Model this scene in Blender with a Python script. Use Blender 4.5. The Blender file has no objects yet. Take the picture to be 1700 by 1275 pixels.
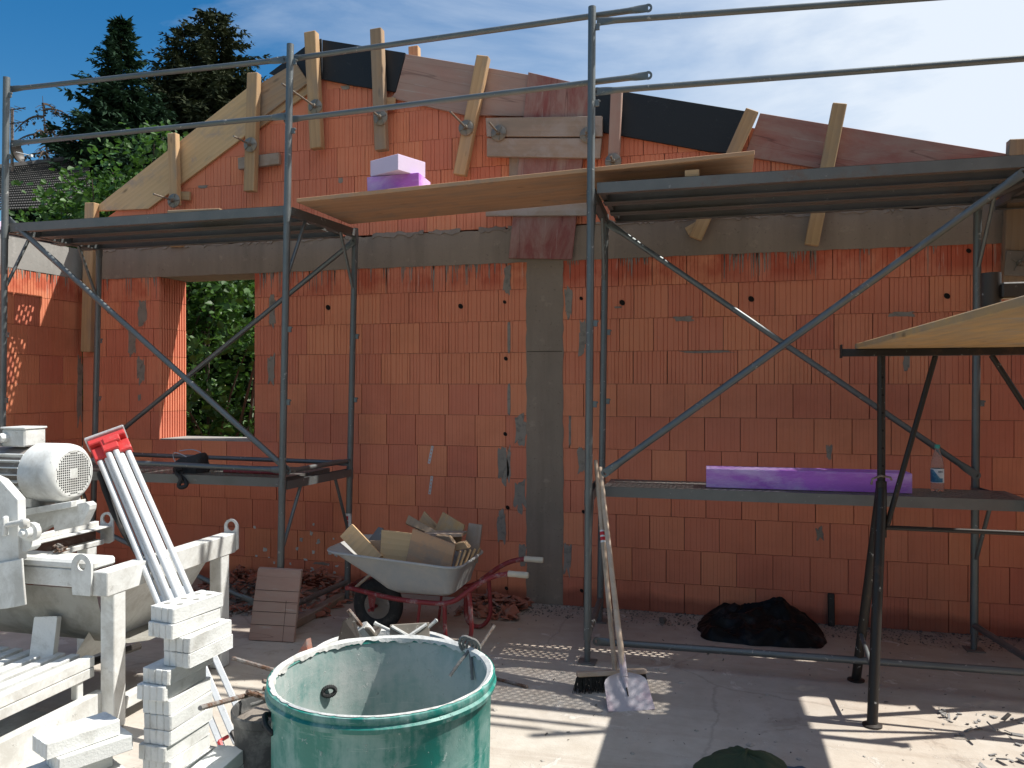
import bpy, bmesh, math, random
from math import radians, sin, cos, tan, pi, atan2, sqrt
from mathutils import Vector, Matrix, noise as mnoise
random.seed(7)
S = bpy.context.scene
COL = S.collection

# ------------------------------------------------------------------ camera
TH = radians(14.64)                       # the wall recedes to the left by this angle
CAM = Vector((1.57, -6.012, 1.725))       # eye height above the slab
FPX = 1300.0                              # focal length for a 1700 px wide picture
cam_d = bpy.data.cameras.new('camera')
cam_d.sensor_width = 36.0
cam_d.lens = 36.0 * FPX / 1700.0
cam_d.clip_start = 0.05
cam_d.clip_end = 3000
cam = bpy.data.objects.new('camera', cam_d)
COL.objects.link(cam)
cam.location = CAM
cam.rotation_euler = (radians(90), 0, TH)
S.camera = cam

# ------------------------------------------------------------------ sky + sun
SUN_EL = radians(54.8)
SUN_PHI = radians(22.0)                   # sun stands right of the wall, a little behind it
SUN_DIR = Vector((cos(SUN_EL) * cos(SUN_PHI), cos(SUN_EL) * sin(SUN_PHI), sin(SUN_EL)))
W = bpy.data.worlds.new('World')
S.world = W
W.use_nodes = True
nt = W.node_tree
nt.nodes.clear()
wo = nt.nodes.new('ShaderNodeOutputWorld')
bg = nt.nodes.new('ShaderNodeBackground')
sky = nt.nodes.new('ShaderNodeTexSky')
sky.sky_type = 'NISHITA'
sky.sun_disc = False
sky.sun_elevation = SUN_EL
sky.sun_rotation = atan2(SUN_DIR.x, SUN_DIR.y)
sky.altitude = 200
sky.air_density = 1.25
sky.dust_density = 0.35
sky.ozone_density = 3.0
bg.inputs['Strength'].default_value = 0.086
# thin high cloud: a veil with a streaky edge, thicker towards the sun's side
tc = nt.nodes.new('ShaderNodeTexCoord')
mp = nt.nodes.new('ShaderNodeMapping')
mp.inputs['Rotation'].default_value = (0.0, radians(-18), radians(35))
mp.inputs['Scale'].default_value = (1.3, 2.6, 5.0)
n1 = nt.nodes.new('ShaderNodeTexNoise')
n1.inputs['Scale'].default_value = 1.35
n1.inputs['Detail'].default_value = 9
n1.inputs['Roughness'].default_value = 0.58
n1.inputs['Distortion'].default_value = 0.55
vd = nt.nodes.new('ShaderNodeVectorMath')
vd.operation = 'DOT_PRODUCT'
vd.inputs[1].default_value = (0.95, 0.10, 0.0)
sc = nt.nodes.new('ShaderNodeMath'); sc.operation = 'MULTIPLY_ADD'
sc.inputs[1].default_value = 0.80
sc.inputs[2].default_value = 0.17
ad = nt.nodes.new('ShaderNodeMath'); ad.operation = 'ADD'
rp = nt.nodes.new('ShaderNodeValToRGB')
rp.color_ramp.elements[0].position = 0.36
rp.color_ramp.elements[1].position = 0.90
rp.color_ramp.elements[0].color = (0, 0, 0, 1)
rp.color_ramp.elements[1].color = (1, 1, 1, 1)
rp.color_ramp.interpolation = 'LINEAR'
mixc = nt.nodes.new('ShaderNodeMixRGB')
mixc.inputs['Color2'].default_value = (7.4, 8.15, 9.1, 1)
sat = nt.nodes.new('ShaderNodeHueSaturation')
sat.inputs['Saturation'].default_value = 1.45
L = nt.links.new
L(tc.outputs['Generated'], mp.inputs['Vector']); L(mp.outputs[0], n1.inputs['Vector'])
L(tc.outputs['Generated'], vd.inputs[0]); L(vd.outputs['Value'], sc.inputs[0])
L(sc.outputs[0], ad.inputs[0]); L(n1.outputs[0], ad.inputs[1]); L(ad.outputs[0], rp.inputs[0])
L(sky.outputs[0], sat.inputs['Color'])
L(rp.outputs[0], mixc.inputs['Fac']); L(sat.outputs[0], mixc.inputs['Color1'])
L(mixc.outputs[0], bg.inputs['Color']); L(bg.outputs[0], wo.inputs['Surface'])

sun_d = bpy.data.lights.new('sun', 'SUN')
sun_d.energy = 5.0
sun_d.angle = radians(0.53)
sun_d.color = (1.0, 0.965, 0.90)
sun = bpy.data.objects.new('sun', sun_d)
COL.objects.link(sun)
sun.location = (8, 4, 14)
sun.rotation_euler = (-SUN_DIR).to_track_quat('-Z', 'Y').to_euler()

S.view_settings.view_transform = 'Standard'
S.view_settings.look = 'None'
S.view_settings.exposure = 0.36
S.view_settings.gamma = 1.0
S.view_settings.use_curve_mapping = False
S.render.engine = 'CYCLES'
S.cycles.diffuse_bounces = 3
S.cycles.glossy_bounces = 2
S.cycles.transmission_bounces = 6
S.cycles.max_bounces = 8

# ------------------------------------------------------------------ finding places in the yard
def ray(px, py):
    t = (px - 850.0) / FPX
    v = (637.0 - py) / FPX
    return Vector((-sin(TH) + t * cos(TH), cos(TH) + t * sin(TH), v))
def onY(px, py, y=0.0):
    d = ray(px, py); return CAM + d * ((y - CAM.y) / d.y)
def onX(px, py, x):
    d = ray(px, py); return CAM + d * ((x - CAM.x) / d.x)
def onZ(px, py, z=0.0):
    d = ray(px, py); return CAM + d * ((z - CAM.z) / d.z)
def at(px, py, depth):
    return CAM + ray(px, py) * depth

# ------------------------------------------------------------------ objects
WL = {}       # world location of every object (no thing is rotated as a parent)
def tag(o, label=None, cat=None, group=None, kind=None):
    if label: o['label'] = label
    if cat: o['category'] = cat
    if group: o['group'] = group
    if kind: o['kind'] = kind
    return o
def thing(name, loc, label, cat, group=None):
    o = bpy.data.objects.new(name, None)
    o.empty_display_size = 0.1
    COL.objects.link(o)
    o.location = loc
    WL[o.name] = Vector(loc)
    return tag(o, label, cat, group)
def link(o, parent, wl, rot=None):
    COL.objects.link(o)
    WL[o.name] = Vector(wl)
    if parent is not None:
        o.parent = parent
        base = WL[parent.name]
        pr = parent.rotation_euler.to_matrix()
        o.location = pr.transposed() @ (Vector(wl) - base)
        if rot is not None:
            o.rotation_euler = (pr.transposed() @ rot).to_euler()
        else:
            o.rotation_euler = pr.transposed().to_euler()
    else:
        o.location = wl
        if rot is not None:
            o.rotation_euler = rot.to_euler()
    return o

class MB:
    """collects faces in world coordinates; build() links them as one mesh object"""
    def __init__(s): s.v = []; s.f = []; s.mi = []; s.cur = 0
    def add(s, vs, fs):
        n = len(s.v); s.v += [Vector(p) for p in vs]
        s.f += [tuple(i + n for i in f) for f in fs]; s.mi += [s.cur] * len(fs)
    def box(s, c, size, rot=None, bev=0.0):
        hx, hy, hz = size[0] / 2, size[1] / 2, size[2] / 2
        c = Vector(c)
        if bev <= 0:
            P = [Vector((x, y, z)) for x in (-hx, hx) for y in (-hy, hy) for z in (-hz, hz)]
            F = [(0, 1, 3, 2), (4, 6, 7, 5), (0, 4, 5, 1), (2, 3, 7, 6), (0, 2, 6, 4), (1, 5, 7, 3)]
        else:
            P, F = chamfer(hx, hy, hz, bev)
        if rot is not None: P = [rot @ p for p in P]
        s.add([p + c for p in P], F)
        return s
    def tube(s, a, b, r, n=12, r2=None, cap=True):
        a = Vector(a); b = Vector(b); r2 = r if r2 is None else r2
        d = (b - a).normalized()
        u = d.orthogonal().normalized(); w = d.cross(u)
        V = []
        for k in range(n):
            q = 2 * pi * k / n
            e = u * cos(q) + w * sin(q)
            V.append(a + e * r); V.append(b + e * r2)
        F = [(2 * k, 2 * ((k + 1) % n), 2 * ((k + 1) % n) + 1, 2 * k + 1) for k in range(n)]
        if cap:
            F.append(tuple(2 * k for k in reversed(range(n)))); F.append(tuple(2 * k + 1 for k in range(n)))
        s.add(V, F); return s
    def path(s, pts, r, n=8, radii=None, flat=None):
        pts = [Vector(p) for p in pts]; m = len(pts)
        V = []; u = None
        for i, p in enumerate(pts):
            d = (pts[min(i + 1, m - 1)] - pts[max(i - 1, 0)]).normalized()
            if u is None: u = d.orthogonal().normalized()
            u = (u - d * u.dot(d)).normalized(); w = d.cross(u)
            rr = radii[i] if radii else r
            for k in range(n):
                q = 2 * pi * k / n
                V.append(p + (u * cos(q) + w * sin(q)) * rr)
        F = []
        for i in range(m - 1):
            for k in range(n):
                k2 = (k + 1) % n
                F.append((i * n + k, i * n + k2, (i + 1) * n + k2, (i + 1) * n + k))
        F.append(tuple(reversed(range(n)))); F.append(tuple((m - 1) * n + k for k in range(n)))
        s.add(V, F); return s
    def prism(s, poly, off):
        poly = [Vector(p) for p in poly]; off = Vector(off); n = len(poly)
        V = poly + [p + off for p in poly]
        F = [tuple(range(n)), tuple(reversed(range(n, 2 * n)))]
        F += [(k, k + n, (k + 1) % n + n, (k + 1) % n) for k in range(n)]
        s.add(V, F); return s
    def lathe(s, c, prof, n=32, axis=Vector((0, 0, 1)), sx=1.0, sy=1.0, a0=0.0, closed=False, cap=False):
        c = Vector(c); axis = Vector(axis).normalized()
        u = Vector((1, 0, 0)) if abs(axis.z) > 0.9 else axis.orthogonal().normalized()
        u = (u - axis * u.dot(axis)).normalized(); w = axis.cross(u)
        V = []
        for (r, h) in prof:
            for k in range(n):
                q = 2 * pi * k / n + a0
                V.append(c + axis * h + u * (cos(q) * r * sx) + w * (sin(q) * r * sy))
        F = []
        m = len(prof)
        for i in range(m if closed else m - 1):
            j = (i + 1) % m
            for k in range(n):
                k2 = (k + 1) % n
                F.append((i * n + k, i * n + k2, j * n + k2, j * n + k))
        if not closed and cap:
            if prof[0][0] > 1e-6: F.append(tuple(reversed(range(n))))
            if prof[-1][0] > 1e-6: F.append(tuple((m - 1) * n + k for k in range(n)))
        s.add(V, F); return s
    def ring(s, c, axis, r0, r1, h, n=24):
        """flat washer: inner radius r0, outer r1, thickness h along the axis"""
        return s.lathe(c, [(r0, -h / 2), (r1, -h / 2), (r1, h / 2), (r0, h / 2)], n, axis, closed=True)
    def build(s, name, mat, parent=None, smooth=False, loc=None, fixn=True, kind=None):
        xs = [p.x for p in s.v]; ys = [p.y for p in s.v]; zs = [p.z for p in s.v]
        o0 = Vector(loc) if loc is not None else Vector(((min(xs) + max(xs)) / 2, (min(ys) + max(ys)) / 2, (min(zs) + max(zs)) / 2))
        me = bpy.data.meshes.new(name)
        me.from_pydata([p - o0 for p in s.v], [], s.f)
        mats = mat if isinstance(mat, (list, tuple)) else [mat]
        for m in mats: me.materials.append(m)
        if len(mats) > 1: me.polygons.foreach_set('material_index', s.mi)
        if fixn:
            bm = bmesh.new(); bm.from_mesh(me)
            bmesh.ops.recalc_face_normals(bm, faces=bm.faces)
            bm.to_mesh(me); bm.free()
        if smooth:
            me.polygons.foreach_set('use_smooth', [True] * len(me.polygons))
            try: me.set_sharp_from_angle(angle=radians(38))
            except Exception: pass
        me.update()
        o = bpy.data.objects.new(name, me)
        link(o, parent, o0)
        if kind: o['kind'] = kind
        return o

def chamfer(hx, hy, hz, b):
    P = []; idx = {}
    for sx in (-1, 1):
        for sy in (-1, 1):
            for sz in (-1, 1):
                for ax in range(3):
                    p = [sx * (hx - b), sy * (hy - b), sz * (hz - b)]
                    p[ax] = (sx * hx, sy * hy, sz * hz)[ax]
                    idx[(sx, sy, sz, ax)] = len(P); P.append(Vector(p))
    F = []
    for ax in range(3):
        o = [a for a in range(3) if a != ax]
        for sg in (-1, 1):
            q = []
            for (a, b2) in ((-1, -1), (1, -1), (1, 1), (-1, 1)):
                sgn = [0, 0, 0]; sgn[ax] = sg; sgn[o[0]] = a; sgn[o[1]] = b2
                q.append(idx[(sgn[0], sgn[1], sgn[2], ax)])
            F.append(tuple(q))
    for ax in range(3):
        o = [a for a in range(3) if a != ax]
        for a in (-1, 1):
            for b2 in (-1, 1):
                q = []
                for (e, f) in ((-1, 0), (-1, 1), (1, 1), (1, 0)):
                    sgn = [0, 0, 0]; sgn[ax] = e; sgn[o[0]] = a; sgn[o[1]] = b2
                    q.append(idx[(sgn[0], sgn[1], sgn[2], o[f])])
                F.append(tuple(q))
    for sx in (-1, 1):
        for sy in (-1, 1):
            for sz in (-1, 1):
                F.append(tuple(idx[(sx, sy, sz, a)] for a in range(3)))
    return P, F

def plank(name, A, B, w, t, mat, parent=None, up=None, bev=0.004, thick=None):
    """board from A to B (centre line); 'thick' is the direction of its thickness. Local x runs along the grain."""
    A = Vector(A); B = Vector(B)
    x = (B - A).normalized()
    z = Vector(thick if thick is not None else (0, 1, 0))
    z = (z - x * z.dot(x)).normalized()
    y = z.cross(x)
    rot = Matrix((x, y, z)).transposed()
    L_ = (B - A).length
    P, F = chamfer(L_ / 2, w / 2, t / 2, min(bev, t * 0.3, w * 0.3))
    me = bpy.data.meshes.new(name)
    me.from_pydata(P, [], F)
    bm = bmesh.new(); bm.from_mesh(me); bmesh.ops.recalc_face_normals(bm, faces=bm.faces); bm.to_mesh(me); bm.free()
    me.materials.append(mat)
    o = bpy.data.objects.new(name, me)
    link(o, parent, (A + B) / 2, rot)
    return o

def slab(name, corners, t_vec, mat, parent=None, grain=None):
    """flat board with a free outline (3-D corners) and a thickness vector; local x runs along 'grain'"""
    C = [Vector(c) for c in corners]; tv = Vector(t_vec)
    g = (Vector(grain) if grain is not None else (C[1] - C[0])).normalized()
    z = tv.normalized(); g = (g - z * g.dot(z)).normalized(); y = z.cross(g)
    R = Matrix((g, y, z)).transposed(); Ri = R.transposed()
    o0 = sum(C, Vector()) / len(C) + tv / 2
    n = len(C)
    V = [Ri @ (c - o0) for c in C] + [Ri @ (c + tv - o0) for c in C]
    F = [tuple(range(n)), tuple(reversed(range(n, 2 * n)))] + [(k, k + n, (k + 1) % n + n, (k + 1) % n) for k in range(n)]
    me = bpy.data.meshes.new(name); me.from_pydata(V, [], F)
    bm = bmesh.new(); bm.from_mesh(me); bmesh.ops.recalc_face_normals(bm, faces=bm.faces)
    bmesh.ops.bevel(bm, geom=list(bm.edges), offset=min(0.0025, tv.length * 0.2), segments=1, affect='EDGES')
    bm.to_mesh(me); bm.free()
    me.materials.append(mat)
    o = bpy.data.objects.new(name, me)
    link(o, parent, o0, R)
    return o

def text_mesh(name, body, size, mat, parent, loc, rot, ext=0.0006):
    cu = bpy.data.curves.new(name, 'FONT'); cu.body = body; cu.size = size; cu.extrude = ext
    cu.align_x = 'CENTER'; cu.align_y = 'CENTER'; cu.resolution_u = 2
    to = bpy.data.objects.new(name, cu); COL.objects.link(to)
    dg = bpy.context.evaluated_depsgraph_get()
    me = bpy.data.meshes.new_from_object(to.evaluated_get(dg))
    bpy.data.objects.remove(to, do_unlink=True)
    me.materials.clear(); me.materials.append(mat)
    o = bpy.data.objects.new(name, me)
    return link(o, parent, loc, rot)

# ------------------------------------------------------------------ materials
class NT:
    def __init__(s, name):
        s.m = bpy.data.materials.new(name); s.m.use_nodes = True
        s.t = s.m.node_tree; s.t.nodes.clear()
        s.out = s.n('ShaderNodeOutputMaterial'); s.b = s.n('ShaderNodeBsdfPrincipled')
        s.l(s.b.outputs[0], s.out.inputs['Surface'])
    def n(s, t, **k):
        q = s.t.nodes.new(t)
        for a, v in k.items(): setattr(q, a, v)
        return q
    def l(s, a, b): s.t.links.new(a, b)
    def put(s, sock, v):
        if hasattr(v, 'is_output'): s.l(v, sock)
        else: sock.default_value = v
    def coord(s, which='Object', scale=(1, 1, 1), rand=True, rot=(0, 0, 0)):
        tc = s.n('ShaderNodeTexCoord'); mp = s.n('ShaderNodeMapping')
        mp.inputs['Scale'].default_value = scale; mp.inputs['Rotation'].default_value = rot
        s.l(tc.outputs[which], mp.inputs['Vector'])
        if rand:
            oi = s.n('ShaderNodeObjectInfo'); mu = s.n('ShaderNodeMath', operation='MULTIPLY')
            mu.inputs[1].default_value = 37.0; s.l(oi.outputs['Random'], mu.inputs[0])
            s.l(mu.outputs[0], mp.inputs['Location'])
        return mp.outputs[0]
    def world(s, scale=(1, 1, 1)):
        g = s.n('ShaderNodeNewGeometry'); mp = s.n('ShaderNodeMapping')
        mp.inputs['Scale'].default_value = scale; s.l(g.outputs['Position'], mp.inputs['Vector'])
        return mp.outputs[0]
    def noise(s, vec, scale=5, detail=6, rough=0.55, dist=0.0, color=False):
        q = s.n('ShaderNodeTexNoise'); s.l(vec, q.inputs['Vector'])
        q.inputs['Scale'].default_value = scale; q.inputs['Detail'].default_value = detail
        q.inputs['Roughness'].default_value = rough; q.inputs['Distortion'].default_value = dist
        return q.outputs[1 if color else 0]
    def ramp(s, fac, stops):
        q = s.n('ShaderNodeValToRGB'); s.l(fac, q.inputs[0])
        e = q.color_ramp.elements
        while len(e) < len(stops): e.new(0.5)
        for i, (p, c) in enumerate(stops):
            e[i].position = p
            if not isinstance(c, (tuple, list)): c = (c, c, c)
            e[i].color = (c[0], c[1], c[2], 1)
        return q.outputs[0]
    def mix(s, fac, a, b, mode='MIX'):
        q = s.n('ShaderNodeMixRGB', blend_type=mode)
        s.put(q.inputs[0], fac)
        for i, v in ((1, a), (2, b)):
            if isinstance(v, (tuple, list)): v = (v[0], v[1], v[2], 1)
            s.put(q.inputs[i], v)
        return q.outputs[0]
    def math(s, op, a, b=0.0, c=0.0, clamp=False):
        q = s.n('ShaderNodeMath', operation=op, use_clamp=clamp)
        for i, v in enumerate((a, b, c)): s.put(q.inputs[i], v)
        return q.outputs[0]
    def objrand(s):
        return s.n('ShaderNodeObjectInfo').outputs['Random']
    def hsv(s, col, h=0.5, sat=1.0, v=1.0):
        q = s.n('ShaderNodeHueSaturation'); s.put(q.inputs['Hue'], h); s.put(q.inputs['Saturation'], sat); s.put(q.inputs['Value'], v)
        s.l(col, q.inputs['Color']); return q.outputs[0]
    def bump(s, h, strength=0.3, dist=0.01, prev=None):
        q = s.n('ShaderNodeBump'); q.inputs['Strength'].default_value = strength; q.inputs['Distance'].default_value = dist
        s.l(h, q.inputs['Height'])
        if prev is not None: s.l(prev, q.inputs['Normal'])
        return q.outputs[0]
    def done(s, col=None, rough=None, nrm=None, metal=None, spec=None):
        if col is not None: s.put(s.b.inputs['Base Color'], (col[0], col[1], col[2], 1) if isinstance(col, (tuple, list)) else col)
        if rough is not None: s.put(s.b.inputs['Roughness'], rough)
        if nrm is not None: s.l(nrm, s.b.inputs['Normal'])
        if metal is not None: s.put(s.b.inputs['Metallic'], metal)
        if spec is not None: s.b.inputs['Specular IOR Level'].default_value = spec
        return s.m
def sc3(c, k): return (c[0] * k, c[1] * k, c[2] * k)

def mat_plain(name, base, rough=0.7, var=0.18, scale=6, dirt=None, dirt_amt=0.5, dirt_scale=9, bump=0.2, bscale=70, metal=0.0, rnd=0.1, which='Object', spec=None, stretch=(1, 1, 1)):
    T = NT(name); v = T.coord(which, stretch)
    n = T.noise(v, scale, 6, 0.6)
    c = T.mix(n, sc3(base, 1 - var), sc3(base, 1 + var))
    if dirt:
        d = T.ramp(T.noise(v, dirt_scale, 8, 0.68, 0.3), [(0.60 - 0.25 * dirt_amt, 0), (0.72 - 0.15 * dirt_amt, 1)])
        c = T.mix(T.math('MULTIPLY', d, min(1, 0.4 + dirt_amt)), c, dirt)
    if rnd:
        c = T.hsv(c, v=T.math('MULTIPLY_ADD', T.objrand(), 2 * rnd, 1 - rnd))
    nr = T.bump(T.noise(v, bscale, 4, 0.6), bump, 0.004)
    r = T.math('MULTIPLY_ADD', n, 0.2, rough - 0.1, True)
    return T.done(c, r, nr, metal, spec)

def mat_brick(name, k=1.0):
    """hollow clay block: fine vertical drawing of the die, blotchy firing tone, dust"""
    T = NT(name); v = T.coord('Object'); w = T.world()
    o = T.objrand()
    n = T.noise(v, 3.2, 5, 0.6)
    c = T.mix(n, sc3((0.64, 0.192, 0.102), k), sc3((0.76, 0.268, 0.155), k))
    st = T.noise(T.coord('Object', (42, 42, 0.7)), 1.0, 3, 0.6)          # streaks along the extrusion
    c = T.mix(T.math('MULTIPLY', st, 0.35), c, sc3((0.78, 0.31, 0.19), k))
    c = T.hsv(c, h=T.math('MULTIPLY_ADD', o, 0.010, 0.495), v=T.math('MULTIPLY_ADD', o, 0.15, 0.92))
    fl = T.ramp(T.noise(w, 30, 6, 0.7), [(0.62, 0), (0.74, 1)])          # mortar dust freckles
    c = T.mix(T.math('MULTIPLY', fl, 0.22), c, (0.42, 0.33, 0.27))
    sm = T.ramp(T.noise(w, 1.7, 6, 0.65), [(0.50, 0), (0.72, 1)])        # broad smudges
    c = T.mix(T.math('MULTIPLY', sm, 0.30), c, sc3((0.36, 0.115, 0.066), k))
    # damp first course: its own wavy upper line
    sx = T.n('ShaderNodeSeparateXYZ'); T.l(w, sx.inputs[0])
    wav = T.math('MULTIPLY_ADD', T.noise(w, 3.0, 4, 0.6), 0.16, 0.06)
    dm = T.math('SUBTRACT', wav, sx.outputs[2])
    dm = T.math('MULTIPLY', dm, 16.0, clamp=True)
    c = T.mix(T.math('MULTIPLY', dm, 0.62), c, sc3((0.20, 0.055, 0.038), k))
    # soaked course under the beam: deep red wet marks and lime bloom running down
    up = T.math('MULTIPLY', T.math('SUBTRACT', sx.outputs[2], 2.44), 9.0, clamp=True)
    dn = T.math('MULTIPLY', T.math('SUBTRACT', 2.72, sx.outputs[2]), 30.0, clamp=True)
    up = T.math('MULTIPLY', up, dn)
    wet = T.ramp(T.noise(T.world((2.6, 2.6, 2.0)), 1.0, 5, 0.6), [(0.44, 0), (0.56, 1)])
    c = T.mix(T.math('MULTIPLY', T.math('MULTIPLY', wet, up), 0.75), c, sc3((0.48, 0.085, 0.045), k))
    blm = T.ramp(T.noise(T.world((26, 26, 2.6)), 1.0, 5, 0.65), [(0.57, 0), (0.66, 1)])
    blm = T.math('MULTIPLY', T.math('MULTIPLY', blm, T.ramp(T.noise(w, 1.3, 3, 0.5), [(0.46, 0), (0.58, 1)])), up)
    c = T.mix(T.math('MULTIPLY', blm, 0.6), c, (0.66, 0.46, 0.38))
    b = T.bump(st, 0.25, 0.004); b = T.bump(T.noise(v, 90, 4, 0.6), 0.25, 0.003, b)
    return T.done(c, 0.86, b, spec=0.25)

def mat_concrete(name, base=(0.285, 0.222, 0.172), streak=True, dark=0.45):
    T = NT(name); w = T.world()
    n = T.noise(w, 2.2, 8, 0.62)
    c = T.mix(n, sc3(base, 0.72), sc3(base, 1.22))
    vs = T.noise(T.world((7, 7, 0.55) if streak else (3, 3, 3)), 1.0, 5, 0.6)
    c = T.mix(T.ramp(vs, [(0.45, 0), (0.75, dark)]), c, sc3(base, 0.5))
    pits = T.ramp(T.noise(w, 55, 3, 0.5), [(0.66, 0), (0.72, 1)])
    c = T.mix(T.math('MULTIPLY', pits, 0.45), c, sc3(base, 0.4))
    lt = T.ramp(T.noise(w, 9, 8, 0.7), [(0.58, 0), (0.74, 0.55)])
    c = T.mix(lt, c, sc3(base, 1.6))
    b = T.bump(T.noise(w, 14, 8, 0.65), 0.35, 0.01); b = T.bump(pits, -0.4, 0.004, b)
    return T.done(c, 0.88, b, spec=0.25)

def mat_wood(name, light=(0.50, 0.30, 0.14), dark=(0.30, 0.155, 0.065), grey=0.0, knots=True, gs=1.0, stain=None, stain_amt=0.5, rough=0.68):
    T = NT(name); v = T.coord('Object', (1.0 * gs, 14 * gs, 14 * gs)); v2 = T.coord('Object')
    wob = T.noise(T.coord('Object', (2.2, 5, 5)), 1.0, 3, 0.5)
    q = T.n('ShaderNodeTexWave', wave_type='BANDS', bands_direction='Y', wave_profile='SAW')
    T.l(T.coord('Object', (0.55, 5.5 * gs, 3.0)), q.inputs['Vector'])
    q.inputs['Scale'].default_value = 1.4; q.inputs['Distortion'].default_value = 5.5
    q.inputs['Detail'].default_value = 3; q.inputs['Detail Scale'].default_value = 0.7
    g = T.mix(0.45, T.noise(v, 1.3, 6, 0.62), q.outputs['Color'])
    c = T.mix(g, dark, light)
    c = T.mix(T.ramp(wob, [(0.35, 0.0), (0.75, 0.45)]), c, sc3(light, 1.12))
    if knots:
        k = T.n('ShaderNodeTexVoronoi', feature='F1'); T.l(T.coord('Object', (3.2, 9, 9)), k.inputs['Vector']); k.inputs['Scale'].default_value = 1.0
        kk = T.ramp(k.outputs['Distance'], [(0.06, 1), (0.15, 0)])
        c = T.mix(T.math('MULTIPLY', kk, 0.75), c, sc3(dark, 0.36))
    if grey > 0:
        gn = T.ramp(T.noise(T.coord('Object', (1.6, 6, 6)), 1.5, 6, 0.65), [(0.55 - 0.3 * grey, 0), (0.8 - 0.2 * grey, 1)])
        c = T.mix(T.math('MULTIPLY', gn, 0.85), c, (0.30, 0.24, 0.185))
    if stain:
        sn = T.ramp(T.noise(v2, 4.5, 8, 0.7, 0.4), [(0.66 - 0.3 * stain_amt, 0), (0.76 - 0.2 * stain_amt, 1)])
        c = T.mix(T.math('MULTIPLY', sn, 0.8), c, stain)
    c = T.hsv(c, v=T.math('MULTIPLY_ADD', T.objrand(), 0.22, 0.89))
    b = T.bump(T.noise(v, 3, 6, 0.6), 0.3, 0.004)
    return T.done(c, rough, b, spec=0.3)

def mat_redply(name, base=(0.30, 0.105, 0.085), dusty=0.55):
    """worn red-brown shuttering board: grain showing through, dried cement veil"""
    T = NT(name); v = T.coord('Object', (1.1, 13, 13)); v2 = T.coord('Object')
    g = T.noise(v, 1.6, 7, 0.65)
    c = T.mix(g, sc3(base, 0.72), sc3(base, 1.25))
    d = T.ramp(T.noise(T.coord('Object', (1.2, 3.4, 3.4)), 1.7, 8, 0.7, 0.5), [(0.52 - 0.22 * dusty, 0), (0.78 - 0.18 * dusty, 1)])
    c = T.mix(T.math('MULTIPLY', d, 0.72), c, (0.40, 0.30, 0.25))
    s = T.ramp(T.noise(T.coord('Object', (2.0, 46, 46)), 1.0, 4, 0.6), [(0.64, 0), (0.72, 1)])
    c = T.mix(T.math('MULTIPLY', s, 0.5), c, (0.46, 0.42, 0.38))
    lines = T.ramp(T.noise(T.coord('Object', (0.4, 9, 9)), 1.0, 2, 0.4), [(0.495, 0), (0.503, 1), (0.511, 0)])
    c = T.mix(T.math('MULTIPLY', lines, 0.6), c, sc3(base, 0.3))
    b = T.bump(g, 0.35, 0.004); b = T.bump(T.noise(v2, 60, 4, 0.6), 0.2, 0.003, b)
    return T.done(c, 0.75, b, spec=0.3)

def mat_galv(name, base=(0.175, 0.19, 0.192), splat=0.75, rust=0.25, metal=0.62, dark=1.0):
    T = NT(name); v = T.coord('Object')
    n = T.noise(v, 5, 7, 0.65)
    c = T.mix(n, sc3(base, 0.62 * dark), sc3(base, 1.3 * dark))
    r = T.ramp(T.noise(v, 3.1, 8, 0.7), [(0.60, 0), (0.74, rust)])
    c = T.mix(r, c, (0.20, 0.10, 0.055))
    s = T.ramp(T.noise(v, 21, 7, 0.72, 0.3), [(0.63, 0), (0.67, splat)])
    c = T.mix(s, c, (0.50, 0.49, 0.46))
    mt = T.math('SUBTRACT', metal, T.math('MULTIPLY', s, metal))
    b = T.bump(T.noise(v, 45, 5, 0.6), 0.2, 0.003); b = T.bump(s, 0.5, 0.004, b)
    return T.done(c, T.math('MULTIPLY_ADD', n, 0.35, 0.32), b, mt)

def mat_paint(name, base, dirt=(0.40, 0.37, 0.33), amt=0.5, rough=0.45, scale=7, chip=None):
    """painted metal or plastic under cement dust"""
    T = NT(name); v = T.coord('Object')
    n = T.noise(v, 3, 6, 0.6)
    c = T.mix(n, sc3(base, 0.8), sc3(base, 1.18))
    d = T.ramp(T.noise(v, scale, 9, 0.72, 0.35), [(0.66 - 0.32 * amt, 0), (0.80 - 0.24 * amt, 1)])
    c = T.mix(T.math('MULTIPLY', d, 0.85), c, dirt)
    s = T.ramp(T.noise(v, scale * 5, 6, 0.7), [(0.64, 0), (0.69, 1)])
    c = T.mix(T.math('MULTIPLY', s, 0.7 * amt), c, sc3(dirt, 1.15))
    if chip:
        q = T.ramp(T.noise(v, scale * 2.2, 7, 0.7), [(0.66, 0), (0.69, 1)])
        c = T.mix(q, c, chip)
    r = T.math('MULTIPLY_ADD', d, 0.4, rough, True)
    b = T.bump(T.noise(v, scale * 5, 6, 0.7), 0.35, 0.004); b = T.bump(s, 0.5, 0.004, b)
    return T.done(c, r, b)

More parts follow.
